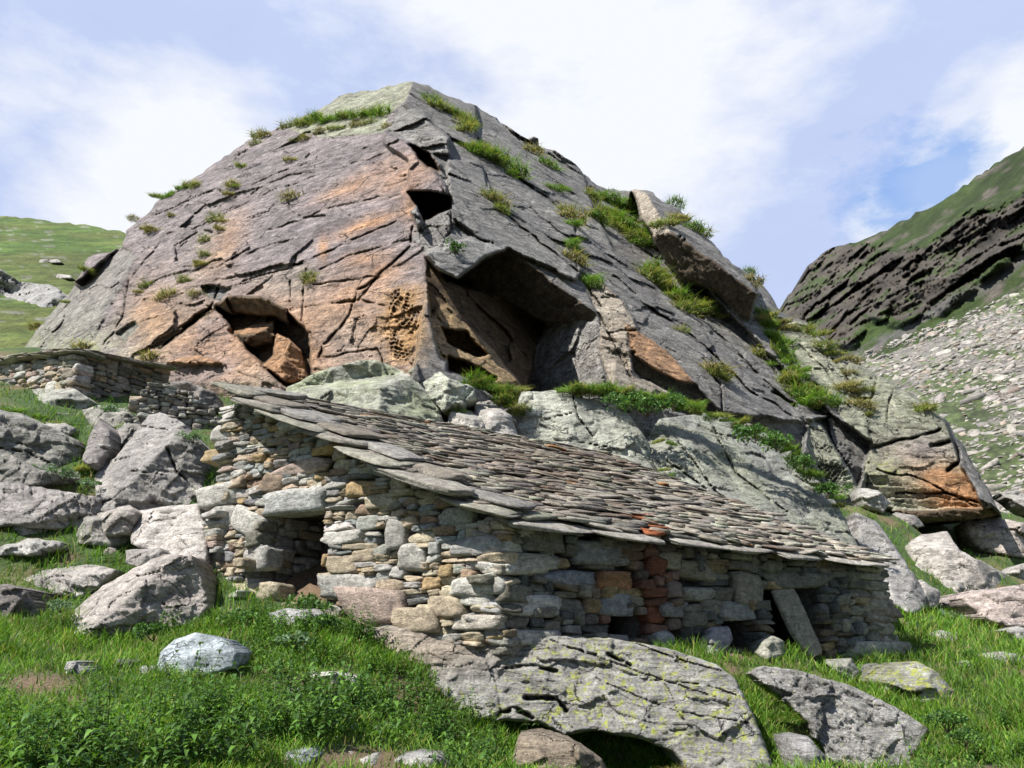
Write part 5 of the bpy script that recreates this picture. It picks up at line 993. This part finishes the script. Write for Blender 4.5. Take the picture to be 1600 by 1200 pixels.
more = [([(268, 705), (300, 698), (322, 705), (318, 760), (300, 780), (276, 765)], 14.9, 'dark rock between the pyramid-shaped rock and the hut', (.20, .185, .17), 'rock'),
        ([(176, 665), (215, 660), (240, 668), (210, 700), (182, 712)], 15.6, 'shaded rock step behind the dark leaning fin', (.25, .24, .22), 'rock'),
        ([(0, 700), (-40, 690), (-40, 760), (60, 760), (130, 752), (120, 735), (60, 735)], 14.5, 'long shaded rock shelf under the dark block at the far left', (.24, .23, .21), 'rock ledge'),
        ([(150, 800), (200, 785), (215, 800), (205, 835), (165, 838)], 13.7, 'blocky pale rock left of the warm rock face by the hut', (.36, .33, .30), 'rock'),
        ([(60, 660), (85, 655), (118, 668), (112, 682), (70, 676)], 16.0, 'thin pale rock poking through grass under the ruin', (.33, .32, .29), 'rock'),
        ([(1340, 762), (1372, 766), (1392, 786), (1380, 802), (1350, 790)], 22.5, 'pale slab stone in the grass just under the buttress', (.34, .33, .30), 'stone'),
        ([(1400, 800), (1432, 806), (1445, 822), (1418, 828), (1400, 818)], 23.5, 'grey stone in the grass below the dark undercut', (.32, .30, .28), 'stone'),
        ([(1392, 838), (1412, 832), (1424, 846), (1420, 862), (1400, 860)], 22.0, 'upright grey stone beside the broad pale boulder', (.33, .31, .29), 'stone'),
        ([(1560, 905), (1600, 880), (1650, 890), (1640, 915), (1590, 918)], 21.5, 'pale boulder behind the tilted pink-brown boulder', (.38, .36, .33), 'boulder'),
        ([(1470, 935), (1500, 930), (1510, 945), (1492, 955), (1472, 950)], 18.0, 'small block beside the dark hollow of the tilted boulder', (.32, .29, .27), 'stone'),
        ([(1600, 800), (1560, 770), (1590, 765), (1640, 790), (1640, 815)], 31.0, 'pale scree block behind the pinkish boulder', (.36, .35, .32), 'boulder'),
        ([(1090, 1010), (1110, 985), (1128, 1000), (1130, 1030), (1100, 1036)], 11.2, 'upright pale wedge stone propped against the front wall', (.34, .335, .32), 'stone'),
        ([(1050, 1022), (1075, 1014), (1095, 1026), (1085, 1042), (1058, 1040)], 10.9, 'mossy stone at the foot of the front wall left of the low hole', (.28, .29, .22), 'stone'),
        ([(1180, 1018), (1205, 992), (1225, 1002), (1228, 1026), (1195, 1034)], 11.7, 'lichened block on the grass hump before the right-hand doorway', (.34, .34, .28), 'stone'),
        ([(1290, 1030), (1330, 1028), (1345, 1050), (1335, 1070), (1300, 1062)], 12.4, 'broad lichened footing stone at the base of the right end of the hut', (.32, .32, .27), 'stone'),
        ([(1345, 1040), (1372, 1036), (1385, 1060), (1370, 1078), (1348, 1070)], 12.5, 'dark footing stone left of the lichen-spotted boulder', (.22, .22, .20), 'stone')]
more += [([(98, 800), (140, 790), (200, 806), (210, 842), (190, 856), (120, 850), (96, 830)], 13.9, 'grassy-topped grey ledge below the broken rock band', (.31, .295, .27), 'rock ledge'),
         ([(-40, 800), (20, 806), (80, 812), (84, 836), (20, 842), (-40, 845)], 14.0, 'low grey shelf just above the flat ledge at the left edge', (.29, .28, .26), 'rock ledge'),
         ([(196, 860), (250, 856), (262, 872), (226, 888), (196, 880)], 12.6, 'rounded grey rock behind the big leaning boulder', (.33, .31, .29), 'rock'),
         ([(250, 600), (290, 595), (335, 612), (345, 640), (300, 645), (256, 630)], 17.6, 'shadowy rock between the low tumbled wall and the outcrop', (.24, .22, .20), 'rock'),
         ([(128, 640), (160, 632), (200, 640), (205, 668), (170, 676), (132, 664)], 16.4, 'grey rock hump in front of the ruin right wall', (.28, .27, .24), 'rock'),
         ([(10, 640), (60, 630), (118, 648), (128, 676), (60, 676), (0, 662)], 16.6, 'broad rock shelf under the pale foundation boulder', (.27, .26, .235), 'rock')]
for i, (pl, Y, lab, cc, ct) in enumerate(more): autorock(ct.replace(' ', '_'), lab, ct, pl, Y, cc, .25, None, bulge=1.0, seed=140 + i, step=2.0, back=.8, amp=.04)
# ---------------------------------------------------------------- grass blades
def blades(base, h, wd, lean, col, rng, seg=3):
    K = len(base); az = rng.uniform(0, 2 * math.pi, K); la = rng.uniform(0, 2 * math.pi, K); side = np.stack([np.cos(az), np.sin(az), az * 0], 1); ld = np.stack([np.cos(la), np.sin(la), la * 0], 1)
    V = []; cc = []
    for i in range(seg):
        f = i / seg; c = base + Z3 * (h * (f - .25 * lean * f * f))[:, None] + ld * (h * lean * f * f)[:, None]; w_ = (wd * (1 - .55 * f))[:, None]
        V += [c - side * w_, c + side * w_]; cc += [col * (.65 + .45 * f)] * 2
    V.append(base + Z3 * (h * (1 - .25 * lean))[:, None] + ld * (h * lean)[:, None]); cc.append(col * 1.15); n = 2 * seg + 1
    V = np.stack(V, 1).reshape(-1, 3); cc = np.stack(cc, 1).reshape(-1, 3); o = (np.arange(K) * n)[:, None]
    q = np.concatenate([o + np.array([[2 * i, 2 * i + 1, 2 * i + 3, 2 * i + 2]]) for i in range(seg - 1)]); tr = o + np.array([[2 * seg - 2, 2 * seg - 1, 2 * seg]])
    return V, q, tr, cc
rb = np.random.RandomState(50); N = 155000
uu = np.where(rb.uniform(0, 1, N) < .84, rb.uniform(-60, 1660, N), rb.choice([0, 1], N) * 2060 + rb.uniform(-400, 0, N)); vv = rb.uniform(600, 1290, N) ; vv = np.where(rb.uniform(0, 1, N) < .6, rb.uniform(960, 1290, N), vv)
p, hit = ghit(uu, vv); p = p[hit]; d = p[:, 1]; u1, v1 = proj(p)
_, bare = ground_tint(p[:, 0], p[:, 1]); nn_ = fbm(np.stack([p[:, 0], p[:, 1], d * 0], -1) / .8, 3, 97); n3 = fbm(np.stack([p[:, 0], p[:, 1], d * 0], -1) / .3, 2, 98)
keep = (rb.uniform(0, 1, len(p)) > bare * .93) & ~infoot(p[:, 0], p[:, 1], .02) & (d < 40); p = p[keep]; d = d[keep]; nn_ = nn_[keep]; n3 = n3[keep]; u1 = u1[keep]; K = len(p)
h = (.075 + .13 * np.clip(nn_ + n3 + .4, 0, 1)) * rb.uniform(.6, 1.3, K) * np.clip(d / 8, .85, 1.6); wd = (.0028 + d * .00042) * rb.uniform(.7, 1.3, K)
pal = np.array([(.13, .27, .022), (.10, .22, .02), (.20, .31, .04), (.07, .16, .025), (.33, .30, .11)]); pi = rb.choice(5, K, p=[.35, .24, .20, .12, .09])
col = pal[pi] * rb.uniform(.75, 1.2, (K, 1)) * (1 + .9 * nn_[:, None]); V, q, tr, cc = blades(p - Z3 * .02, h, wd, rb.uniform(.15, .9, K), col, rb)
tag(mesh_np('grass', V, [q, tr], MAT['grass_blade'], None, cc), 'bright green alpine grass covering the slopes', kind='stuff')

# ---------------------------------------------------------------- leafy plants, shrubs, tufts: one prototype each, then copies
def leaf_quads(base, dir_, up, L, W, droop, col):
    """folded pointed leaf: 3 stations x 3 verts"""
    side = np.cross(dir_, up); side /= np.linalg.norm(side, axis=1)[:, None] + 1e-9; V = []
    for f, w_ in ((0, .12), (.35, 1.0), (.7, .62), (1.0, .03)):
        c = base + dir_ * (L * f)[:, None] - Z3 * (droop * L * f * f)[:, None]
        V += [c - side * (W * w_)[:, None] + up * (W * w_ * .35)[:, None], c, c + side * (W * w_)[:, None] + up * (W * w_ * .35)[:, None]]
    K = len(base); V = np.stack(V, 1).reshape(-1, 3); o = (np.arange(K) * 12)[:, None]
    q = np.concatenate([o + np.array([[3 * i + j, 3 * i + j + 1, 3 * i + j + 4, 3 * i + j + 3]]) for i in range(3) for j in range(2)]); return V, q, np.repeat(col, 12, 0)
def make_herb(name, rng, H=.45, pairs=7, L=.07, cols=((.10, .20, .03), (.06, .135, .025), (.045, .10, .02)), stems=5, spread=.10):
    root = empty(name); B = []; Dr = []; Up = []; Ls = []; SV = []; SQ = []; n0 = 0
    for s in range(stems):
        az = rng.uniform(0, 6.28); ln = rng.uniform(.05, .35); hh = H * rng.uniform(.6, 1.1); b0 = np.array([0, 0, -.03]); sh0 = rng.normal(0, spread, 2); ld = np.array([math.cos(az), math.sin(az), 0])
        fn = lambda f: b0 + Z3 * hh * f + ld * ln * hh * f * f + np.array([sh0[0], sh0[1], 0]) * min(1, f * 2.5)
        for k in range(5):
            c = fn(k / 4); r = .004 * (1 - .6 * k / 4)
            SV += [c + np.array([r * math.cos(a), r * math.sin(a), 0]) for a in (0, 2.1, 4.2)]
            if k: SQ += [[n0 + 3 * (k - 1) + j, n0 + 3 * (k - 1) + (j + 1) % 3, n0 + 3 * k + (j + 1) % 3, n0 + 3 * k + j] for j in range(3)]
        n0 += 15
        for k in range(pairs):
            f = .18 + .82 * k / (pairs - 1); a0 = k * 1.57 + az
            for sgn in (0, math.pi):
                a = a0 + sgn + rng.normal(0, .3); up_ = rng.uniform(-.1, .5); B.append(fn(f)); Dr.append([math.cos(a), math.sin(a), up_]); Ls.append(L * rng.uniform(.7, 1.2) * (1.15 - .6 * abs(f - .55)))
    B = np.array(B); Dr = np.array(Dr); Dr /= np.linalg.norm(Dr, axis=1)[:, None]; Up = Z3 - Dr * (Dr @ Z3)[:, None]; Up /= np.linalg.norm(Up, axis=1)[:, None]; Ls = np.array(Ls)
    cl = np.array(cols)[rng.choice(len(cols), len(B))] * rng.uniform(.8, 1.25, (len(B), 1))
    V, q, c = leaf_quads(B, Dr, Up, Ls, Ls * .30, rng.uniform(.2, .9, len(B)), cl); mesh_np('leaves', V, q, MAT['leaf'], root, c, True)
    mesh_np('stem', np.array(SV), np.array(SQ), MAT['leaf'], root, np.repeat([(.10, .14, .05)], len(SV), 0), True); return root
def make_shrub(name, rng, R=.3, n=420, L=.05, cols=((.05, .10, .025), (.08, .15, .03)), hh=.8, W=.42):
    root = empty(name); ctr = [np.array([rng.normal(0, R * .45), rng.normal(0, R * .45), R * hh * rng.uniform(.3, .8)]) for _ in range(7)]; rd = [R * rng.uniform(.35, .62) for _ in ctr]
    B = []; Dr = []
    for i in range(n):
        k = rng.randint(7); v = rng.normal(0, 1, 3); v /= np.linalg.norm(v); v[2] = abs(v[2]) * 1.0 if rng.uniform() < .8 else v[2]; B.append(ctr[k] + v * rd[k] * rng.uniform(.55, 1.05) * np.array([1, 1, hh])); Dr.append(v + rng.normal(0, .5, 3) + Z3 * .3)
    B = np.array(B); Dr = np.array(Dr); Dr /= np.linalg.norm(Dr, axis=1)[:, None]; Up = np.cross(Dr, rng.normal(0, 1, (n, 3))); Up /= np.linalg.norm(Up, axis=1)[:, None]; Ls = L * rng.uniform(.6, 1.3, n)
    cl = np.array(cols)[rng.choice(len(cols), n)] * rng.uniform(.7, 1.3, (n, 1)); V, q, c = leaf_quads(B - Dr * Ls[:, None] * .5, Dr, Up, Ls, Ls * W, rng.uniform(0, .4, n), cl)
    mesh_np('leaves', V, q, MAT['leaf'], root, c, True); SV = []; SQ = []; m = 0
    for k, ce in enumerate(ctr):
        for j, (f, r) in enumerate(((0, .012), (1, .005))):
            c0 = ce * f + np.array([0, 0, -.05]) * (1 - f); SV += [c0 + np.array([r * math.cos(a), r * math.sin(a), 0]) for a in (0, 2.1, 4.2)]
        SQ += [[m + a, m + (a + 1) % 3, m + 3 + (a + 1) % 3, m + 3 + a] for a in range(3)]; m += 6
    mesh_np('branches', np.array(SV), np.array(SQ), MAT['leaf'], root, np.repeat([(.10, .08, .05)], len(SV), 0)); return root
def make_tuft(name, rng, n=260, h=.30, r=.22, cols=((.16, .24, .05), (.27, .27, .08), (.38, .33, .14)), pr=(.5, .3, .2)):
    a = rng.uniform(0, 6.28, n); q_ = r * np.sqrt(rng.uniform(0, 1, n)); base = np.stack([q_ * np.cos(a), q_ * np.sin(a), -.04 + 0 * a], 1); cl = np.array(cols)[rng.choice(3, n, p=pr)] * rng.uniform(.75, 1.25, (n, 1))
    V, q, tr, cc = blades(base, h * rng.uniform(.5, 1.2, n) * (1 - .4 * q_ / r), np.full(n, .009), rng.uniform(.3, 1.3, n), cl, rng); return mesh_np(name, V, [q, tr], MAT['grass_blade'], None, cc)
USED = set()
def place(proto, loc, s, rz, label, cat, group=None, rot=(0, 0)):
    if proto.name not in USED: USED.add(proto.name); o = proto
    else:
        o = proto.copy(); C.objects.link(o)
        for ch in proto.children: c = ch.copy(); C.objects.link(c); c.parent = o
    o.location = tuple(map(float, loc)); o.scale = (s, s, s); o.rotation_euler = (rot[0], rot[1], rz)
    if 'group' in o and not group: del o['group']
    if cat == 'grass tuft': o.scale = (s * 1.35, s * 1.1, s * .72)
    return tag(o, label, cat, group)
rp = np.random.RandomState(60)
# foreground herbs
herbs = [make_herb('leafy_herb', np.random.RandomState(s), *a) for s, a in ((1, (.38, 9, .058)), (2, (.30, 8, .05)), (3, (.46, 11, .055)), (4, (.26, 6, .07)))]
cl_ = [([(200, 1000), (330, 950), (420, 960), (560, 930), (560, 1010), (470, 1040), (380, 1000), (250, 990)], 46, .8), ([(380, 1010), (560, 985), (680, 1080), (720, 1180), (560, 1160), (420, 1110)], 50, .95), ([(0, 1150), (250, 1080), (420, 1120), (560, 1130), (500, 1200), (0, 1240)], 62, .9),
       ([(620, 1150), (760, 1130), (840, 1200), (640, 1230)], 20, .9), ([(440, 1060), (560, 1080), (700, 1150), (560, 1190), (420, 1150)], 26, 1.0), ([(1380, 1140), (1600, 1140), (1640, 1230), (1380, 1230)], 18, .6)]
HL = ['leafy herb between the big left boulder and the hut doorway', 'leafy herb on the bank left of the great slab', 'leafy herb at the bottom left of the grass', 'leafy herb under the lower left edge of the great slab', 'leafy herb around the pale sunken stones', 'leafy herb in the lower right corner grass']
for (poly, n, s), hlab in zip(cl_, HL):
    pa = np.array(poly, float); k = 0; tries = 0; side_ = poly[0][0] > 1300
    while k < n and tries < 4000:
        tries += 1; u = rp.uniform(pa[:, 0].min(), pa[:, 0].max()); v = rp.uniform(pa[:, 1].min(), pa[:, 1].max())
        if not inpoly(np.array([u]), np.array([v]), poly)[0]: continue
        if (180 < u < 400 and 1000 < v < 1075) or (430 < u < 700 and v > 1165) or (440 < u < 570 and 1040 < v < 1090 and rp.uniform() < .75): continue
        q, ht = ghit(np.array([u]), np.array([v])); k += 1
        if not ht[0] or infoot(q[:, 0], q[:, 1], .15)[0]: continue
        if hlab.startswith('leafy herb at the bottom'): hlab2 = ['leafy herb in the far bottom left corner', 'leafy herb just below the mottled half-buried stone', 'leafy herb between the mottled stone and the bare soil', 'leafy herb bordering the bare soil at the bottom'][int(np.digitize(u, [150, 300, 430]))]
        else: hlab2 = hlab
        place(herbs[rp.randint(4)], q[0], s * rp.uniform(.65, 1.15), rp.uniform(0, 6.28), hlab2, 'herb', hlab2.replace('leafy herb', 'leafy herbs'))
# taller single stems rising against the pale boulder and slab
tall = make_herb('tall_herb', np.random.RandomState(9), .62, 7, .065, ((.05, .09, .03), (.07, .12, .035)), 2, .03)
for u, v, lab in ((640, 1120, 'tall dark-leaved stem standing out against the left part of the great slab'), (676, 1135, 'tall dark-leaved stem just right of the first one against the great slab'), (262, 1085, 'tall drooping stem in front of the left side of the blue-grey boulder'), (300, 1095, 'tall drooping stem before the middle of the blue-grey boulder'), (330, 1092, 'tall drooping stem before the right part of the blue-grey boulder'),
                  (830, 1190, 'tall thin stem reaching up before the shaded hollow of the great slab'), (770, 1180, 'tall thin stem at the lower left foot of the great slab')):
    q, ht = ghit(np.array([u + .0]), np.array([v + .0])); place(tall, q[0], rp.uniform(.8, 1.05), rp.uniform(0, 6.28), lab, 'herb')
# shrubs
BG = ((.15, .235, .13), (.10, .17, .08), (.19, .27, .16)); DG = ((.08, .17, .04), (.05, .115, .03), (.12, .22, .05))
sh = [make_shrub('shrub', np.random.RandomState(s), .32, 480, .055, c, .85) for s, c in ((1, BG), (2, DG), (3, DG), (4, ((.09, .19, .03), (.12, .22, .04))))]
def onground(u, v): return ghit(np.array([float(u)]), np.array([float(v)]))[0][0]
def onrel(R, du=0, dv=0): return lambda u, v: R.at(u + du, v + dv)
SH = [(0, 176, 662, P(176, 652, 16.6), .95, 'silvery green shrub growing out of the foot of the ruin wall'), (0, 302, 690, P(302, 690, 14.6), .6, 'small silvery green plant on top of the pyramid-shaped rock'), (0, 100, 760, P(100, 748, 14.3), .75, 'silvery green low shrub on the grassy bank at the left'), (0, 135, 765, P(138, 762, 14.0), .6, 'smaller silvery shrub at the right end of the grassy bank'),
      (0, 45, 748, P(48, 738, 14.6), .5, 'little silvery plant on the left part of the grassy bank'), (0, 95, 952, P(95, 955, 11.2), .55, 'green shrub in the gap between the two pale boulders'), (1, 1010, 650, P(1012, 648, 16.8), 1.35, 'dark green shrub hanging below the grass ledge, first from the left'), (2, 965, 645, P(972, 640, 16.9), 1.2, 'dark green bush at the start of the grass ledge above the rock face'),
      (2, 1050, 640, P(1052, 640, 16.8), 1.1, 'dark green bush beside the pale stone on the ledge'), (1, 1180, 690, P(1180, 688, 16.4), 1.3, 'rounded bright bush halfway along the ledge above the wet slab'), (2, 1215, 705, P(1213, 702, 16.7), 1.2, 'bush right of the rounded bright bush on the ledge'), (1, 1293, 775, P(1293, 775, 16.7), 1.1, 'bush low on the ledge near the foot of the wet slab'),
      (2, 1255, 735, P(1255, 732, 16.7), .9, 'small bush between the two larger bushes on the lower ledge'), (2, 710, 392, cliff.at(712, 392) + np.array([0, -.3, -.2]), 1.1, 'dark shrub growing on the lip of the big overhang'), (0, 1475, 965, P(1478, 972, 17.5), .9, 'grey-green shrub in the meadow beyond the hut'), (3, 1425, 968, P(1428, 972, 17.0), .7, 'yellow-green leafy plant in the meadow beside the grey-green shrub'),
      (3, 1385, 1020, P(1515, 1030, 13.0), .42, 'small leafy plant beside the flat meadow stones'), (3, 0, 0, P(1447, 1008, 13.9), .3, 'tiny leafy plant left of the flat meadow stones'), (1, 0, 0, P(1480, 1140, 9.6), .75, 'dark leafy shrub in the shade below the lichen boulder'), (2, 0, 0, P(1510, 1165, 9.0), .55, 'dark leafy plant to the right of the shrub below the lichen boulder'),
      (2, 0, 0, P(482, 968, 11.1), 1.05, 'dense bush at the right side of the hut doorway'), (1, 0, 0, P(510, 990, 10.3), .85, 'leafy bush beside the dense bush at the doorway'), (2, 0, 0, P(380, 985, 10.7), .85, 'leafy bush left of the hut doorway'), (0, 0, 0, P(455, 1020, 9.4), .75, 'pale grey-green plant in front of the doorway'), (1, 0, 0, P(240, 998, 9.9), .7, 'low bush in front of the big leaning boulder')]
for k, u, v, loc, s, lab in SH: place(sh[k], loc, s, rp.uniform(0, 6.28), lab, 'shrub')
# grass tufts on the outcrop and ledges
tg = [make_tuft('grass_tuft', np.random.RandomState(1)), make_tuft('grass_tuft', np.random.RandomState(2), 260, .34, .25, ((.12, .25, .03), (.18, .29, .045), (.27, .27, .09)), (.5, .35, .15)), make_tuft('grass_tuft', np.random.RandomState(3), 300, .30, .24, ((.24, .21, .08), (.38, .32, .15), (.16, .20, .05)), (.4, .4, .2))]
def tufts(pts, R, lab, grp, size, kinds, jit=4, dup_=1, toward=.15):
    for (u, v) in pts:
        for k in range(dup_):
            a = u + rp.normal(0, jit); b = v + rp.normal(0, jit * .6); q = R.at(a, b) if hasattr(R, 'at') else R(a, b); nrm = q / np.linalg.norm(q)
            place(tg[kinds[rp.randint(len(kinds))]], q - nrm * toward * .3 - Z3 * toward * .3, size * (1.25 if hasattr(R, 'at') else .72) * rp.uniform(.6, 1.25), rp.uniform(0, 6.28), lab, 'grass tuft', grp, (.3, 0))
def line(pts, n):
    pts = np.array(pts, float); L = np.concatenate([[0], np.cumsum(np.hypot(*np.diff(pts, axis=0).T))]); t = np.linspace(0, L[-1], n); return list(zip(np.interp(t, L, pts[:, 0]), np.interp(t, L, pts[:, 1])))
tufts([(250, 310), (262, 308), (285, 296), (300, 290), (308, 290), (272, 300)], cliff, 'grass tuft on the left skyline of the outcrop', 'grass tufts along the left skyline', 1.2, (0, 1), 4)
tufts([(365, 292), (375, 290), (360, 302), (380, 262), (340, 345), (350, 342), (345, 356), (318, 375), (320, 400), (312, 412), (318, 415), (262, 338), (240, 365), (220, 455), (228, 450), (265, 465), (286, 442), (310, 455), (485, 432), (487, 442), (205, 340), (236, 362), (405, 212), (412, 215), (398, 222), (450, 250), (455, 310), (130, 420), (60, 510), (130, 545), (100, 470), (235, 560)],
      cliff, 'dry green tuft on the sunlit left face of the outcrop', 'grass tufts in the cracks of the left face', 1.15, (2, 0, 2), 3)
tufts(line([(456, 200), (480, 192), (520, 188), (560, 182), (600, 180)], 18), cliff, 'lush grass tuft on the long ledge below the summit', 'grass tufts on the summit ledge', 1.4, (1, 1, 0), 4)
tufts(line([(462, 222), (500, 210), (560, 196), (598, 198)], 8), cliff, 'straw-coloured tuft under the summit ledge', 'straw tufts under the summit ledge', 1.2, (2, 0), 4)
tufts(line([(672, 160), (705, 178), (735, 192), (725, 205), (712, 182)], 9), cliff, 'grass tuft in the hollow right of the summit', 'grass tufts right of the summit', 1.8, (1, 0), 5)
tufts(line([(745, 232), (770, 248), (790, 262), (815, 280)], 9), cliff, 'grass tuft in the diagonal gully below the right skyline', 'grass tufts in the upper gully', 1.8, (1, 0), 5)
tufts([(775, 318), (785, 330), (760, 310), (888, 380), (890, 388), (886, 405), (893, 345), (830, 232), (836, 240), (855, 262), (920, 440), (925, 450), (918, 300), (880, 330), (890, 350), (1040, 350), (1050, 320), (1062, 340), (1080, 360), (1095, 365), (1162, 425), (1175, 440), (880, 300), (870, 292), (1115, 580), (1120, 590), (1065, 520), (1130, 500)],
      cliff, 'small grass tuft on the steep right-hand slabs', 'grass tufts on the right-hand slabs', 1.5, (0, 1, 2), 4)
tufts(line([(930, 305), (955, 318), (985, 325), (975, 345), (950, 335), (980, 360), (1000, 375), (1015, 390), (960, 350), (935, 340)], 26), cliff, 'grass tuft on the broad sloping lawn below the skyline', 'grass tufts on the upper lawn', 1.9, (1, 0, 1), 7)
tufts(line([(1010, 425), (1035, 440), (1045, 460), (1060, 475), (1075, 485), (1100, 488), (1115, 490)], 20), cliff, 'grass tuft in the long strip across the right-hand slabs', 'grass tufts in the middle strip', 1.7, (1, 0), 6)
tufts(line([(1180, 490), (1200, 520), (1215, 545), (1235, 575), (1245, 600), (1255, 625), (1262, 640), (1285, 630)], 26), cliff, 'grass tuft in the deep gully between slab and buttress', 'grass tufts in the right gully', 1.8, (1, 1, 0), 8)
tufts(line([(1200, 500), (1230, 508), (1262, 515), (1290, 545), (1330, 575), (1320, 600), (1345, 620), (1355, 650)], 16), cliff, 'yellowish tuft on the crest of the right buttress', 'grass tufts on the buttress', 1.4, (0, 2), 6)
tufts([(1440, 640), (1445, 635)], cliff, 'mossy yellow tuft at the top of the buttress', 'mossy tufts at the buttress top', 1.2, (0,), 3)
LG_ = lambda d_: (lambda a, b: P(a, b, d_))
tufts(line([(895, 612), (940, 614), (980, 622), (1030, 628), (1080, 636)], 16), LG_(17.7), 'lush tuft on the ledge above the rock face behind the roof', 'grass tufts on the ledge behind the roof', 1.3, (1, 1, 0), 4, 2, 0)
tufts(line([(1080, 640), (1120, 650), (1160, 668), (1210, 690), (1250, 722), (1290, 765), (1310, 790)], 20), LG_(17.3), 'lush tuft along the upper edge of the wet slab', 'grass tufts above the wet slab', 1.05, (1, 1, 0), 4, 1, 0)
tufts([(740, 600), (760, 604), (780, 610), (795, 625), (805, 640), (800, 612)], LG_(17.4), 'grass tuft draped over the small split rock behind the roof', 'grass tufts over the split rock', 1.2, (1, 0), 4, 2, 0)
tufts([(690, 645), (700, 650), (712, 648), (740, 662), (755, 668)], LG_(16.9), 'grass tuft directly behind the roof edge', 'grass tufts behind the roof edge', .95, (1, 0), 3, 1, 0)
tufts([(1035, 735), (1037, 745), (1030, 690), (1050, 692)], LG_(16.6), 'tuft hanging on the dark rock behind the roof', 'tufts on the dark rock behind the roof', .8, (0, 1), 2, 1, 0)
tufts([(195, 668), (205, 672), (188, 675), (20, 640), (60, 655), (85, 665), (110, 680), (285, 690), (300, 700), (310, 705), (120, 735), (130, 750), (145, 755), (240, 565), (160, 770)], onground, 'grass tuft on the rocky left hillside', 'grass tufts on the left hillside', .9, (1, 0), 3, 1, 0)
tufts([(1060, 1212), (1070, 1215), (1050, 1218)], LG_(8.2), 'dry straw tuft at the bottom edge in front of the great slab', 'dry straw tufts before the great slab', .95, (2,), 4, 1, 0)
tufts([(1200, 1075), (1215, 1090), (1230, 1105), (1240, 1120), (1195, 1060), (1225, 1130), (1250, 1075), (1262, 1060), (1300, 1070), (1330, 1080)], onground, 'grass tuft in the cleft between the two great slabs', 'grass tufts between the great slabs', .8, (1, 1, 0), 5, 2, 0)
